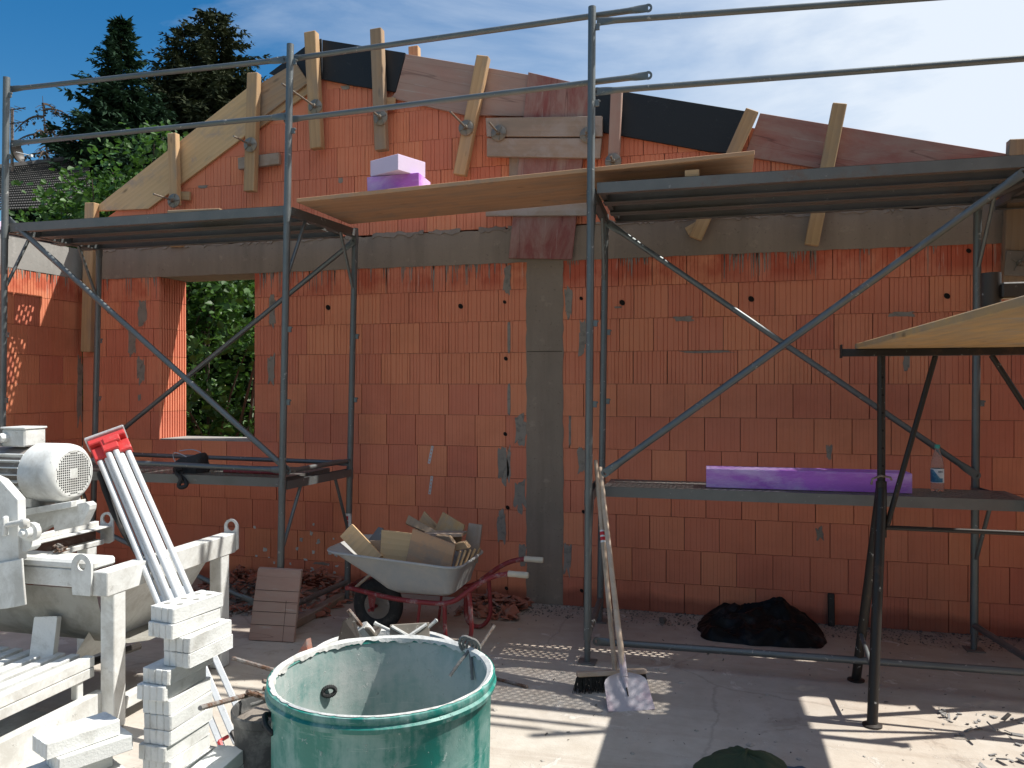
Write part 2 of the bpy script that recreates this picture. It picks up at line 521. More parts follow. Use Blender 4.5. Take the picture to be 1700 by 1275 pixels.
M = {}
M['brick'] = mat_brick('fired_clay')
M['shard'] = mat_plain('clay_shard', (0.34, 0.12, 0.075), 0.9, 0.3, 9, (0.22, 0.19, 0.17), 0.5, 11, 0.5, 60)
M['concrete'] = mat_concrete('raw_concrete')
M['concrete_lit'] = mat_concrete('raw_concrete_lit', (0.33, 0.32, 0.30))  # paler copy of the concrete, sunlight put into the colour
M['mortar'] = mat_plain('mortar', (0.285, 0.245, 0.205), 0.92, 0.3, 9, (0.15, 0.13, 0.11), 0.4, 20, 0.6, 90, which='Object')
M['mortar_thin'] = mat_plain('thin_bed_mortar', (0.20, 0.09, 0.06), 0.95, 0.2)
M['mortar_drop'] = mat_plain('dried_mortar', (0.46, 0.43, 0.385), 0.95, 0.2, 14, (0.30, 0.26, 0.22), 0.5, 20, 0.6, 90)
M['hole'] = mat_plain('hole_dark', (0.012, 0.008, 0.006), 1.0, 0.1, bump=0.0)
M['wood'] = mat_wood('spruce_timber', (0.56, 0.375, 0.205), (0.38, 0.228, 0.115), grey=0.22)
M['wood_new'] = mat_wood('fresh_glued_board', (0.66, 0.455, 0.25), (0.50, 0.315, 0.155), grey=0.08, stain=(0.40, 0.30, 0.24), stain_amt=0.35)
M['wood_old'] = mat_wood('weathered_timber', (0.44, 0.30, 0.18), (0.23, 0.14, 0.08), grey=0.65)
M['wood_grey'] = mat_wood('cement_grey_plank', (0.45, 0.34, 0.26), (0.31, 0.22, 0.165), grey=0.75, stain=(0.42, 0.36, 0.32), stain_amt=0.75)
M['ply'] = mat_wood('orange_three_ply', (0.54, 0.33, 0.195), (0.40, 0.225, 0.125), grey=0.25, gs=0.5, stain=(0.33, 0.25, 0.19), stain_amt=0.35)
M['ply_yellow'] = mat_wood('yellow_three_ply', (0.60, 0.38, 0.17), (0.43, 0.25, 0.11), grey=0.35, gs=0.5, stain=(0.40, 0.33, 0.26), stain_amt=0.45)
M['redply'] = mat_redply('red_shutter_board', (0.34, 0.135, 0.11), 0.66)
M['redply_dark'] = mat_redply('dark_red_shutter_board', (0.26, 0.082, 0.072), 0.62)
M['redply_pale'] = mat_redply('pale_red_shutter_board', (0.40, 0.235, 0.19), 0.9)
M['blackply'] = mat_paint('black_film_ply', (0.006, 0.0075, 0.010), (0.11, 0.115, 0.12), 0.12, 0.55, 6)
M['galv'] = mat_galv('galvanised_tube')
M['galv_dark'] = mat_galv('galvanised_deck', (0.185, 0.18, 0.17), 0.3, 0.75, 0.4)
M['steel_black'] = mat_galv('black_lacquered_steel', (0.034, 0.028, 0.024), 0.9, 0.7, 0.3)
M['rust'] = mat_plain('rusty_bar', (0.16, 0.085, 0.052), 0.85, 0.35, 14, (0.30, 0.28, 0.26), 0.8, 24, 0.6, 120, 0.2)
M['tie'] = mat_galv('tie_iron', (0.26, 0.23, 0.19), 0.4, 0.7, 0.5)
M['white'] = mat_paint('white_machine_paint', (0.72, 0.73, 0.71), (0.47, 0.46, 0.425), 0.72, 0.6, 5)
M['grey_sludge'] = mat_plain('stone_sludge', (0.36, 0.35, 0.315), 0.9, 0.2, 6, (0.25, 0.24, 0.205), 0.5, 5, 1.0, 38)
M['motor_brown'] = mat_plain('dusty_motor_casing', (0.22, 0.185, 0.16), 0.8, 0.25, 9, (0.45, 0.43, 0.40), 0.35, 12, 0.3, 60)
M['brown_rail'] = mat_paint('brown_primer', (0.16, 0.085, 0.065), (0.40, 0.36, 0.33), 0.4, 0.6, 9)
M['sandlime'] = mat_plain('sand_lime_brick', (0.74, 0.745, 0.72), 0.92, 0.06, 8, (0.50, 0.49, 0.45), 0.35, 7, 0.5, 120, rnd=0.05)
M['alu'] = mat_paint('aluminium', (0.62, 0.64, 0.65), (0.50, 0.49, 0.46), 0.35, 0.38, 14)
M['red_plastic'] = mat_paint('red_plastic', (0.60, 0.050, 0.048), (0.55, 0.30, 0.27), 0.35, 0.45, 12)
M['black_rubber'] = mat_paint('black_rubber', (0.020, 0.021, 0.022), (0.12, 0.11, 0.10), 0.45, 0.7, 8)
M['black_bag'] = mat_plain('black_film', (0.006, 0.007, 0.008), 0.42, 0.3, 5, (0.05, 0.05, 0.052), 0.3, 6, 0.6, 22, spec=0.12)
def mat_tub(name, base, dust, amt, fine):
    """plastic barrel: old lime film, vertical runs, freckles and scratches"""
    T = NT(name); v = T.coord('Object', rand=False)
    c = T.mix(T.noise(v, 4, 6, 0.6), sc3(base, 0.75), sc3(base, 1.15))
    big = T.noise(v, 2.6, 9, 0.66, 0.6)
    run = T.noise(T.coord('Object', (16, 16, 1.1), rand=False), 1.0, 6, 0.65)
    fin = T.noise(v, fine, 9, 0.72, 0.3)
    s = T.math('ADD', T.math('MULTIPLY', big, 0.42), T.math('ADD', T.math('MULTIPLY', run, 0.26), T.math('MULTIPLY', fin, 0.32)))
    d = T.ramp(s, [(0.60 - 0.2 * amt, 0), (0.64 - 0.16 * amt, 0.55), (0.74 - 0.14 * amt, 1)])
    c = T.mix(T.math('MULTIPLY', d, 0.8), c, dust)
    fr = T.ramp(T.noise(v, fine * 4.2, 5, 0.7), [(0.63, 0), (0.67, 1)])
    c = T.mix(T.math('MULTIPLY', fr, 0.75), c, sc3(dust, 1.15))
    dk = T.ramp(T.noise(v, fine * 2.1, 6, 0.7), [(0.66, 0), (0.69, 1)])
    c = T.mix(T.math('MULTIPLY', dk, 0.55), c, sc3(base, 0.45))
    sc_ = T.ramp(T.noise(T.coord('Object', (3, 3, 60), rand=False, rot=(0.3, 0.2, 0)), 1.0, 3, 0.6), [(0.66, 0), (0.675, 0.6), (0.69, 0)])
    c = T.mix(sc_, c, dust)
    b = T.bump(fin, 0.4, 0.006); b = T.bump(fr, 0.6, 0.004, b)
    return T.done(c, T.math('MULTIPLY_ADD', d, 0.45, 0.40, True), b)
M['green_out'] = mat_tub('green_barrel', (0.014, 0.215, 0.175), (0.40, 0.54, 0.51), 0.62, 8)
M['green_in'] = mat_tub('green_barrel_inside', (0.060, 0.235, 0.215), (0.52, 0.53, 0.51), 1.25, 13)
M['bucket'] = mat_paint('black_mortar_bucket', (0.055, 0.056, 0.056), (0.27, 0.26, 0.245), 0.65, 0.7, 5)
M['rim_dust'] = mat_plain('caked_mortar', (0.60, 0.60, 0.575), 0.95, 0.15, 12, (0.36, 0.35, 0.32), 0.4, 18, 0.9, 60)
M['rope'] = mat_plain('cement_rope', (0.20, 0.195, 0.185), 0.95, 0.3, 30, bump=0.6, bscale=160)
M['zinc'] = mat_paint('zinc_tray', (0.36, 0.375, 0.38), (0.47, 0.45, 0.41), 0.72, 0.42, 5)
M['red_frame'] = mat_paint('red_barrow_frame', (0.235, 0.022, 0.026), (0.46, 0.41, 0.38), 0.42, 0.5, 11)
M['grip'] = mat_plain('pale_grip', (0.60, 0.53, 0.42), 0.8, 0.15, 14)
M['handle'] = mat_wood('ash_handle', (0.56, 0.44, 0.33), (0.42, 0.31, 0.225), grey=0.25, knots=False, stain=(0.50, 0.44, 0.41), stain_amt=0.5)
M['shovel'] = mat_paint('lime_covered_blade', (0.36, 0.20, 0.26), (0.54, 0.53, 0.56), 1.25, 0.6, 4)
M['bristle'] = mat_plain('broom_bristle', (0.018, 0.018, 0.017), 0.8, 0.3, 40)
M['foam'] = mat_plain('purple_foam', (0.46, 0.155, 0.64), 0.85, 0.3, 3, (0.62, 0.44, 0.76), 0.72, 3.4, 1.0, 60, rnd=0.0, stretch=(0.6, 1, 1.6))
M['foam_pale'] = mat_plain('pale_lilac_foam', (0.66, 0.56, 0.74), 0.85, 0.06, 5, bump=0.3, bscale=80, rnd=0.0)
M['bright_strip'] = mat_galv('zinc_strip', (0.55, 0.57, 0.62), 0.2, 0.0, 0.7)
M['label_white'] = mat_plain('printed_white', (0.72, 0.73, 0.73), 0.5, 0.04, bump=0.0)
M['label_blue'] = mat_plain('printed_blue', (0.045, 0.19, 0.31), 0.45, 0.4, 30, (0.20, 0.42, 0.52), 0.5, 30, 0.0)
M['label_ink'] = mat_plain('printed_dark', (0.02, 0.025, 0.06), 0.5, 0.1, bump=0.0)
M['label_red'] = mat_plain('printed_red', (0.55, 0.02, 0.03), 0.5, 0.05, bump=0.0)
M['cap_green'] = mat_plain('green_cap', (0.06, 0.36, 0.29), 0.45, 0.06, bump=0.0)
M['cable'] = mat_plain('dusty_cable', (0.60, 0.60, 0.58), 0.8, 0.1)
M['canvas_green'] = mat_plain('green_canvas', (0.048, 0.068, 0.034), 0.9, 0.2, 6, bump=0.4, bscale=200)
M['canvas_blue'] = mat_plain('blue_fabric', (0.045, 0.10, 0.155), 0.9, 0.2, 6, bump=0.4, bscale=200)
M['grit'] = mat_plain('grit', (0.17, 0.15, 0.135), 0.95, 0.35, 12, (0.30, 0.28, 0.26), 0.4, 9, 0.4, 80, rnd=0.3)
M['stone_chip'] = mat_plain('stone_chip', (0.27, 0.26, 0.25), 0.92, 0.25, 20, bump=0.5)

# PET bottle
T = NT('clear_bottle'); T.done((0.93, 0.95, 0.95), 0.06); T.b.inputs['Transmission Weight'].default_value = 0.94; T.b.inputs['IOR'].default_value = 1.12
M['pet'] = T.m

def mat_leaf(name, a, b, tr=0.35):
    T = NT(name)
    oi = T.n('ShaderNodeNewGeometry')
    n = T.noise(T.world(), 2.3, 3, 0.6)
    r = T.math('MULTIPLY_ADD', oi.outputs['Random Per Island'], 0.7, T.math('MULTIPLY', n, 0.35))
    c = T.mix(r, a, b)
    T.done(c, 0.5 if tr > 0.2 else 0.85, spec=0.4 if tr > 0.2 else 0.08)
    tl = T.n('ShaderNodeBsdfTranslucent'); T.l(T.mix(0.5, c, (b[0] * 1.5, b[1] * 1.6, b[2])), tl.inputs['Color'])
    ms = T.n('ShaderNodeMixShader'); ms.inputs[0].default_value = tr
    T.l(T.b.outputs[0], ms.inputs[1]); T.l(tl.outputs[0], ms.inputs[2]); T.l(ms.outputs[0], T.out.inputs['Surface'])
    return T.m
M['leaf'] = mat_leaf('hazel_leaf', (0.018, 0.050, 0.010), (0.082, 0.175, 0.034), 0.28)
M['leaf_dark'] = mat_leaf('shaded_gap_leaf', (0.010, 0.024, 0.008), (0.030, 0.060, 0.016), 0.12)  # darker leaf tone, shade between the window leaves put into the colour
M['needle'] = mat_leaf('spruce_needle', (0.012, 0.030, 0.018), (0.032, 0.062, 0.034), 0.06)
M['needle_brown'] = mat_leaf('thuja_needle', (0.016, 0.027, 0.014), (0.050, 0.056, 0.030), 0.06)
M['dry_twig'] = mat_plain('dry_twig', (0.085, 0.062, 0.048), 0.95, 0.2)
M['dry_leaf'] = mat_leaf('dry_leaf', (0.035, 0.032, 0.026), (0.075, 0.062, 0.048), 0.1)
M['bark'] = mat_plain('bark', (0.075, 0.055, 0.042), 0.95, 0.3, 12, bump=0.7, bscale=40)
M['tile'] = mat_plain('dark_roof_tile', (0.060, 0.057, 0.055), 0.7, 0.3, 14, (0.13, 0.125, 0.12), 0.3, 22, 0.3, 60, rnd=0.12)
M['plaster_grey'] = mat_plain('grey_plaster', (0.22, 0.205, 0.19), 0.9, 0.1, 3)
M['plaster'] = mat_plain('white_plaster', (0.62, 0.60, 0.56), 0.9, 0.08, 3)

# concrete slab: paler further out, red brick dust and painted shade near the wall, wheel marks, dark spots
T = NT('slab_floor'); w = T.world()
n = T.noise(w, 0.9, 8, 0.62); n2 = T.noise(w, 7, 8, 0.68)
c = T.mix(n, (0.41, 0.365, 0.305), (0.58, 0.535, 0.47))
c = T.mix(T.ramp(n2, [(0.40, 0.0), (0.75, 0.55)]), c, (0.68, 0.645, 0.585))
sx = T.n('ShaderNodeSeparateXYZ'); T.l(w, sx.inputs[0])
red = T.math('MULTIPLY_ADD', sx.outputs[1], 0.42, 0.95, True)           # clay dust by the wall, with its shade put into the colour
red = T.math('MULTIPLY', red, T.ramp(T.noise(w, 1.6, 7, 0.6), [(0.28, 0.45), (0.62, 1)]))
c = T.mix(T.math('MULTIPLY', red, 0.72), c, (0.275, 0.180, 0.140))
sw = T.noise(T.world((1.1, 9, 1)), 1.2, 5, 0.6)
c = T.mix(T.ramp(sw, [(0.55, 0), (0.78, 0.32)]), c, (0.30, 0.20, 0.155))
och = T.ramp(T.noise(w, 0.55, 4, 0.5), [(0.52, 0), (0.70, 0.35)])
c = T.mix(och, c, (0.52, 0.37, 0.24))
tr = T.ramp(T.noise(T.world((0.35, 5.5, 1)), 1.0, 4, 0.55, 0.4), [(0.56, 0), (0.62, 0.5), (0.68, 0.1), (0.74, 0.55)])      # wheel tracks and broom strokes
c = T.mix(T.math('MULTIPLY', tr, 0.55), c, (0.36, 0.29, 0.235))
cake = T.ramp(T.noise(w, 3.3, 9, 0.72, 0.8), [(0.60, 0), (0.645, 1)])                       # dried slurry
c = T.mix(T.math('MULTIPLY', cake, 0.45), c, (0.74, 0.71, 0.66))
stn = T.ramp(T.noise(w, 2.1, 8, 0.7, 0.5), [(0.61, 0), (0.66, 1)])
c = T.mix(T.math('MULTIPLY', stn, 0.42), c, (0.27, 0.215, 0.175))
ck = T.n('ShaderNodeTexVoronoi', feature='DISTANCE_TO_EDGE'); ck.inputs['Scale'].default_value = 0.42
T.l(T.mix(0.12, w, T.noise(w, 2.5, 6, 0.7, color=True)), ck.inputs['Vector'])
cr = T.ramp(ck.outputs['Distance'], [(0.0, 1), (0.0035, 0)])
c = T.mix(T.math('MULTIPLY', cr, 0.3), c, (0.16, 0.13, 0.11))
dk = T.ramp(T.noise(w, 34, 4, 0.6), [(0.68, 0), (0.72, 1)])
c = T.mix(T.math('MULTIPLY', dk, 0.55), c, (0.12, 0.095, 0.08))
b = T.bump(n2, 0.35, 0.012); b = T.bump(cake, 0.5, 0.004, b); b = T.bump(T.noise(w, 90, 4, 0.7), 0.35, 0.003, b)
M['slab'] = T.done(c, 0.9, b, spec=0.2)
T = NT('garden_ground'); w = T.world()
M['ground'] = T.done(T.mix(T.noise(w, 0.6, 6, 0.6), (0.05, 0.075, 0.025), (0.12, 0.12, 0.06)), 0.95)

# ------------------------------------------------------------------ the setting
mb = MB()
N_ = 60
mb.add([(-400, -400, -0.25), (400, -400, -0.25), (400, 600, -0.25), (-400, 600, -0.25)], [(0, 1, 2, 3)])
tag(mb.build('ground', M['ground']), kind='structure')
mb = MB()
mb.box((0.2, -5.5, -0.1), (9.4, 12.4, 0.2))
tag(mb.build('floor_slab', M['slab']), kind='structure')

XL, XR = -4.11, 3.92          # inner corners of the room being built
WD = 0.365                    # block thickness
BW, BH = 0.2555, 0.25
Z0 = -0.025
BEAM0, BEAM1 = 2.69, 2.965
COLX0, COLX1 = 0.118, 0.412
WX0, WX1, WZ0 = -3.276, -2.312, 1.225

_bm = {}
def block_mesh(w, h, var=0, teeth=False, d=WD):
    key = (round(w, 3), round(h, 3), var, teeth, d)
    if key in _bm: return _bm[key]
    rnd = random.Random(hash((var, round(w, 2))) & 0xffff)
    g = 0.0019 if var % 4 != 1 else 0.0028                                       # half joint
    x0, x1, y0, y1 = -w / 2 + g, w / 2 - g, -d / 2, d / 2
    prof = [(x0, y0 + 0.002), (x0 + 0.002, y0)]
    x = x0 + rnd.uniform(0.018, 0.034)
    k = 0
    while x < x1 - 0.02:
        gw, gd = ((0.0030, 0.0050) if (k + var) % 3 else (0.0021, 0.0028)) if var < 4 else (0.0019, 0.0017)
        prof += [(x - gw, y0), (x, y0 + gd), (x + gw, y0)]
        x += rnd.choice((0.024, 0.030, 0.036, 0.046)); k += 1
    prof += [(x1 - 0.002, y0), (x1, y0 + 0.002)]
    if teeth:
        y = y0 + 0.03
        while y < y1 - 0.03:
            prof += [(x1, y), (x1 - 0.010, y + 0.004), (x1 - 0.010, y + 0.012), (x1, y + 0.016)]
            y += 0.0335
    prof += [(x1, y1), (x0, y1)]
    n = len(prof)
    hz = h / 2 - 0.0015
    V = [(p[0], p[1], -hz) for p in prof] + [(p[0], p[1], hz) for p in prof]
    F = [tuple(reversed(range(n))), tuple(range(n, 2 * n))] + [(i, (i + 1) % n, (i + 1) % n + n, i + n) for i in range(n)]
    me = bpy.data.meshes.new('block'); me.from_pydata(V, [], F); me.materials.append(M['brick']); me.update()
    _bm[key] = me
    return me

def put_block(parent, cx, cy, cz, w, h, rz=0.0, teeth=False, var=None):
    if var is None and cz < 1.72 and cy > 0: var = 4 + random.randrange(4)
    me = block_mesh(w, h, random.randrange(4) if var is None else var, teeth)
    o = bpy.data.objects.new('brick', me)
    jy = random.uniform(-0.0022, 0.0022)
    loc = Vector((cx, cy, cz)) + Matrix.Rotation(rz, 3, 'Z') @ Vector((0, jy, 0))
    link(o, parent, loc, Matrix.Rotation(rz + random.uniform(-0.004, 0.004), 3, 'Z'))
    return o

def joints(a, b, phase, step=BW):
    """joint positions strictly inside a..b"""
    k = math.ceil((a - phase) / step); out = []
    while phase + k * step < b:
        out.append(phase + k * step); k += 1
    out = [j for j in out if j - a > 0.045 and b - j > 0.045]
    return [a] + out + [b]

wall = thing('brick_wall', (0, 0, 0), 'long orange hollow block wall with a window opening under the concrete beam', 'brick wall')
rest = MB()
nb = 0
for i in range(11):
    z0 = Z0 + i * BH
    z1 = min(z0 + BH, BEAM0)
    h = z1 - z0
    phL = (-0.796 if i % 2 == 0 else -0.881) + random.uniform(-0.02, 0.02) + (0.05 if i in (5, 3) else 0)
    phR = (1.351 if i % 2 == 0 else 1.2195) + random.uniform(-0.02, 0.02)
    segs = [(XL, COLX0 + 0.01, phL), (COLX1 - 0.01, XR + WD, phR)]
    if i >= 5:
        segs = [(XL, WX0, phL), (WX1, COLX0 + 0.01, phL), (COLX1 - 0.01, XR + WD, phR)]
    for (a, b, ph) in segs:
        js = joints(a, b, ph)
        for k in range(len(js) - 1):
            w = js[k + 1] - js[k]; cx = (js[k] + js[k + 1]) / 2
            hidden = (cx < -3.35 and z1 < 1.0) or (cx < -2.6 and z1 < 0.5) or cx > 3.75
            if hidden:
                rest.box((cx, WD / 2, (z0 + z1) / 2), (w - 0.003, WD, h - 0.003))
            else:
                put_block(wall, cx, WD / 2, (z0 + z1) / 2, w, h, teeth=(i >= 5 and abs(js[k + 1] - WX0) < 1e-6))
                nb += 1
rest.build('brick_remainder', M['brick'], wall, kind='stuff')
core = MB()
for (a, b, za, zb) in ((XL + .02, WX0 - .03, 0, 2.65), (WX0 - .03, WX1 + .03, 0, WZ0 - .03), (WX1 + .03, COLX0 - .02, 0, 2.65), (COLX1 + .02, XR, 0, 2.65)):
    core.box(((a + b) / 2, WD / 2, (za + zb) / 2), (b - a, WD - 0.06, zb - za))
core.build('light_stop_core', M['mortar_thin'], wall)  # unseen core added to stop light leaking through the joints
sill = MB(); sill.box(((WX0 + WX1) / 2, WD / 2, WZ0 + 0.004), (WX1 - WX0 - 0.01, WD - 0.004, 0.012))
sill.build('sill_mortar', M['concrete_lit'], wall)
print('blocks in wall', nb)

# drill holes and dark eyes in the blocks
for (x, y, r) in ((545, 510, 4.2), (765, 508, 4.2), (838, 501, 3.0), (840, 595, 3.4), (839, 720, 3.4), (843, 842, 3.4), (841, 976, 3.0),
                  (965, 495, 3.0), (1033, 502, 4.6), (1247, 496, 4.6), (1572, 491, 4.2), (1608, 416, 3.4), (969, 849, 3.0), (966, 980, 3.0), (181, 517, 3.0)):
    p = onY(x, y, 0.0); rr = r / 1300.0 * (p - CAM).length
    m = MB(); m.lathe((p.x, 0.01, p.z), [(rr * 0.9, -0.0142), (rr * 0.5, -0.0148), (0.0, -0.0148)], 12, (0, -1, 0), sy=1.25)
    m.v = [Vector((q.x, -0.0042 + random.uniform(-.0002, .0002), q.z)) for q in m.v]
    m.build('drill_hole', M['hole'], wall)

def blotch(parent, x0, y0, x1, y1, name='mortar_smear', Y=-0.0035, mat='mortar', jag=0.32, n=34, plane=None):
    """uneven trowel smear inside a picture-space rectangle, lying on the wall face"""
    a = onY(x0, y0, 0) if plane is None else onX(x0, y0, plane)
    b = onY(x1, y1, 0) if plane is None else onX(x1, y1, plane)
    c = (a + b) / 2; hx = abs(b.x - a.x) / 2 if plane is None else abs(b.y - a.y) / 2; hz = abs(b.z - a.z) / 2
    pts = []
    sd = random.uniform(0, 50)
    for k in range(n):
        q = 2 * pi * k / n
        f = 1 + jag * mnoise.noise(Vector((cos(q) * 1.7 + sd, sin(q) * 1.7, sd))) * 2 + random.uniform(-jag, jag) * 0.35
        e = 0.55
        cx = math.copysign(abs(cos(q)) ** e, cos(q)) * hx * f; cz = math.copysign(abs(sin(q)) ** e, sin(q)) * hz * f
        pts.append(Vector((c.x + cx, Y, c.z + cz)) if plane is None else Vector((plane - Y, c.y + cx, c.z + cz)))
    m = MB(); m.prism(pts, (0, 0.012, 0) if plane is None else (-0.012, 0, 0))
    return m.build(name, M[mat], parent)
for r in ((230, 498, 243, 542), (214, 545, 226, 590), (229, 592, 241, 636), (230, 655, 234, 664), (446, 495, 457, 542), (445, 590, 457, 636), (848, 742, 842, 795),
          (828, 742, 843, 797), (826, 845, 840, 895), (855, 800, 872, 845), (856, 690, 873, 738), (862, 905, 874, 935), (944, 690, 948, 742), (937, 905, 947, 952),
          (961, 535, 974, 590), (960, 745, 975, 790), (836, 445, 848, 485), (938, 478, 950, 530), (1120, 525, 1150, 533), (1145, 582, 1220, 585), (1372, 735, 1380, 760),
          (1355, 875, 1367, 897), (1480, 518, 1516, 525), (1500, 590, 1510, 614), (520, 932, 545, 938), (430, 940, 446, 968), (1020, 508, 1032, 511)):
    blotch(wall, *r)
for k in range(46):                                   # splashes low on the wall
    x, y = random.uniform(420, 560), random.uniform(870, 985)
    s = random.uniform(1, 3.2)
    blotch(wall, x - s, y - s * random.uniform(.4, 2.2), x + s, y + s, name='mortar_splash', mat='rim_dust', n=9)
for x0, x1 in ((842.5, 847.5),):
    for y0, y1 in ((534, 585), (636, 688)):
        blotch(wall, x0, y0, x1, y1, jag=0.06)
# cement milk runs under the beam
dr = MB()
spots = [(430, 590, 34), (600, 735, 16), (1030, 1075, 14), (1200, 1262, 26), (1262, 1355, 26), (740, 850, 26), (175, 260, 12), (1530, 1560, 4), (1425, 1445, 4), (940, 960, 6)]
for (xa, xb, n) in spots:
    for k in range(n):
        x = random.uniform(xa, xb)
        zt = BEAM0 + 0.01; p = onY(x, 450, 0)
        ln = random.choice((0.04, 0.06, 0.09, 0.13, 0.18)) * random.uniform(0.7, 1.3); wv = random.uniform(0.003, 0.0085)
        P = []
        for s in range(7):
            f = s / 6; ww = wv * (1 - 0.75 * f) * random.uniform(0.7, 1.25); dx = 0.004 * mnoise.noise(Vector((k, f * 2, xa)))
            P.append((p.x + dx - ww, p.x + dx + ww, zt - ln * f))
        V = []; 
        for (l_, r_, z_) in P: V += [(l_, -0.0035, z_), (r_, -0.0035, z_)]
        dr.add(V, [(2 * s, 2 * s + 1, 2 * s + 3, 2 * s + 2) for s in range(6)])
dr.build('cement_runs', M['mortar'], wall, kind='stuff')
# two punched strips nailed to the wall
for k, ((xa, ya), (xb, yb)) in enumerate((((718, 740), (712, 769)), ((717, 790), (713, 820)))):
    A, B = onY(xa, ya, -0.006), onY(xb, yb, -0.006)
    d = (B - A); u = d.normalized(); wv = Vector((u.z, 0, -u.x)) * 0.0105
    m = MB(); n = 5
    for q in range(n):
        a = A + d * (q / n); b = A + d * ((q + 1) / n); f = 0.36
        # each link: a plate with a hole, as a frame of four quads
        hole0, hole1 = a + (b - a) * 0.3, a + (b - a) * 0.72
        m.add([a - wv, a + wv, hole0 + wv, hole0 - wv], [(0, 1, 2, 3)])
        m.add([hole1 - wv, hole1 + wv, b + wv, b - wv], [(0, 1, 2, 3)])
        m.add([hole0 - wv, hole0 - wv * f, hole1 - wv * f, hole1 - wv], [(0, 1, 2, 3)])
        m.add([hole0 + wv * f, hole0 + wv, hole1 + wv, hole1 + wv * f], [(0, 1, 2, 3)])
    o = m.build('metal_strip', M['bright_strip'])
    tag(o, ('upper' if k == 0 else 'lower') + ' punched zinc strip fixed to the orange wall above the wheelbarrow', 'metal strip')

# ---- cast column between the two wall fields
m = MB()
L1 = []; R1 = []
for k in range(46):
    z = -0.02 + k * (BEAM0 + 0.03) / 45
    L1.append(Vector((COLX0 + 0.007 * mnoise.noise(Vector((3.1, z * 9, 0))) + 0.004 * random.uniform(-1, 1), -0.006, z)))
    R1.append(Vector((COLX1 + 0.010 * mnoise.noise(Vector((8.1, z * 7, 0))) + 0.004 * random.uniform(-1, 1), -0.006, z)))
n = len(L1)
V = []; F = []
for k in range(n):
    V += [L1[k], R1[k], L1[k] + Vector((0, .2, 0)), R1[k] + Vector((0, .2, 0))]
for k in range(n - 1):
    a = 4 * k; b = a + 4
    F += [(a, a + 1, b + 1, b), (a + 2, b + 2, b + 3, a + 3), (a, b, b + 2, a + 2), (a + 1, a + 3, b + 3, b + 1)]
m.add(V, F)
col = thing('concrete_column', (0.265, 0, 0), 'grey cast concrete column between the two orange block fields', 'concrete column')
m.build('shaft', M['concrete'], col)
m = MB(); m.box(((COLX0 + COLX1) / 2, -0.0065, onY(905, 583, 0).z), (COLX1 - COLX0 - .01, 0.003, 0.004)); m.build('day_joint', M['hole'], col)

# ---- ring beam, ragged on top
beam = thing('ring_beam', (0, 0, BEAM0), 'dark grey concrete ring beam running across the whole block wall', 'concrete beam')
m = MB(); lo = []; hi = []
nn = 240
for k in range(nn + 1):
    x = XL + (XR + WD - XL) * k / nn
    lo.append(Vector((x, -0.009, BEAM0 - 0.004 + 0.006 * mnoise.noise(Vector((x * 9, 0, 0))))))
    hi.append(Vector((x, -0.009, BEAM1 - 0.012 + 0.014 * mnoise.noise(Vector((x * 6, 4, 0))) + 0.006 * mnoise.noise(Vector((x * 31, 9, 0))))))
V = []; F = []
for a, b in zip(lo, hi):
    V += [a, b, Vector((b.x, WD, b.z)), Vector((a.x, WD, a.z))]
for k in range(nn):
    a = 4 * k; b = a + 4
    for q in range(4): F.append((a + q, a + (q + 1) % 4, b + (q + 1) % 4, b + q))
F += [(0, 1, 2, 3), tuple(4 * nn + q for q in (3, 2, 1, 0))]
m.add(V, F); m.build('beam', M['concrete'], beam)
m = MB()                                                # mortar squeezed out on top of the beam
rr = random.Random(3)
for seg in range(26):
    x = XL + 0.2 + seg * 0.30 + rr.uniform(-.1, .1); ln = rr.uniform(0.12, 0.32); P = []; Q = []
    for k in range(9):
        xx = x + ln * k / 8
        P.append(Vector((xx, -0.013 - 0.006 * rr.random(), BEAM1 - 0.022 + 0.016 * rr.uniform(-1, 1))))
        Q.append(Vector((xx, -0.004, BEAM1 + 0.012 + 0.010 * rr.uniform(-1, 1))))
    V = []
    for a, b in zip(P, Q): V += [a, b, Vector((a.x, 0.02, a.z - 0.01))]
    F = []
    for k in range(8): F += [(3 * k, 3 * k + 1, 3 * k + 4, 3 * k + 3), (3 * k, 3 * k + 3, 3 * k + 5, 3 * k + 2)]
    m.add(V, F)
m.build('mortar_bed', M['concrete'], beam)

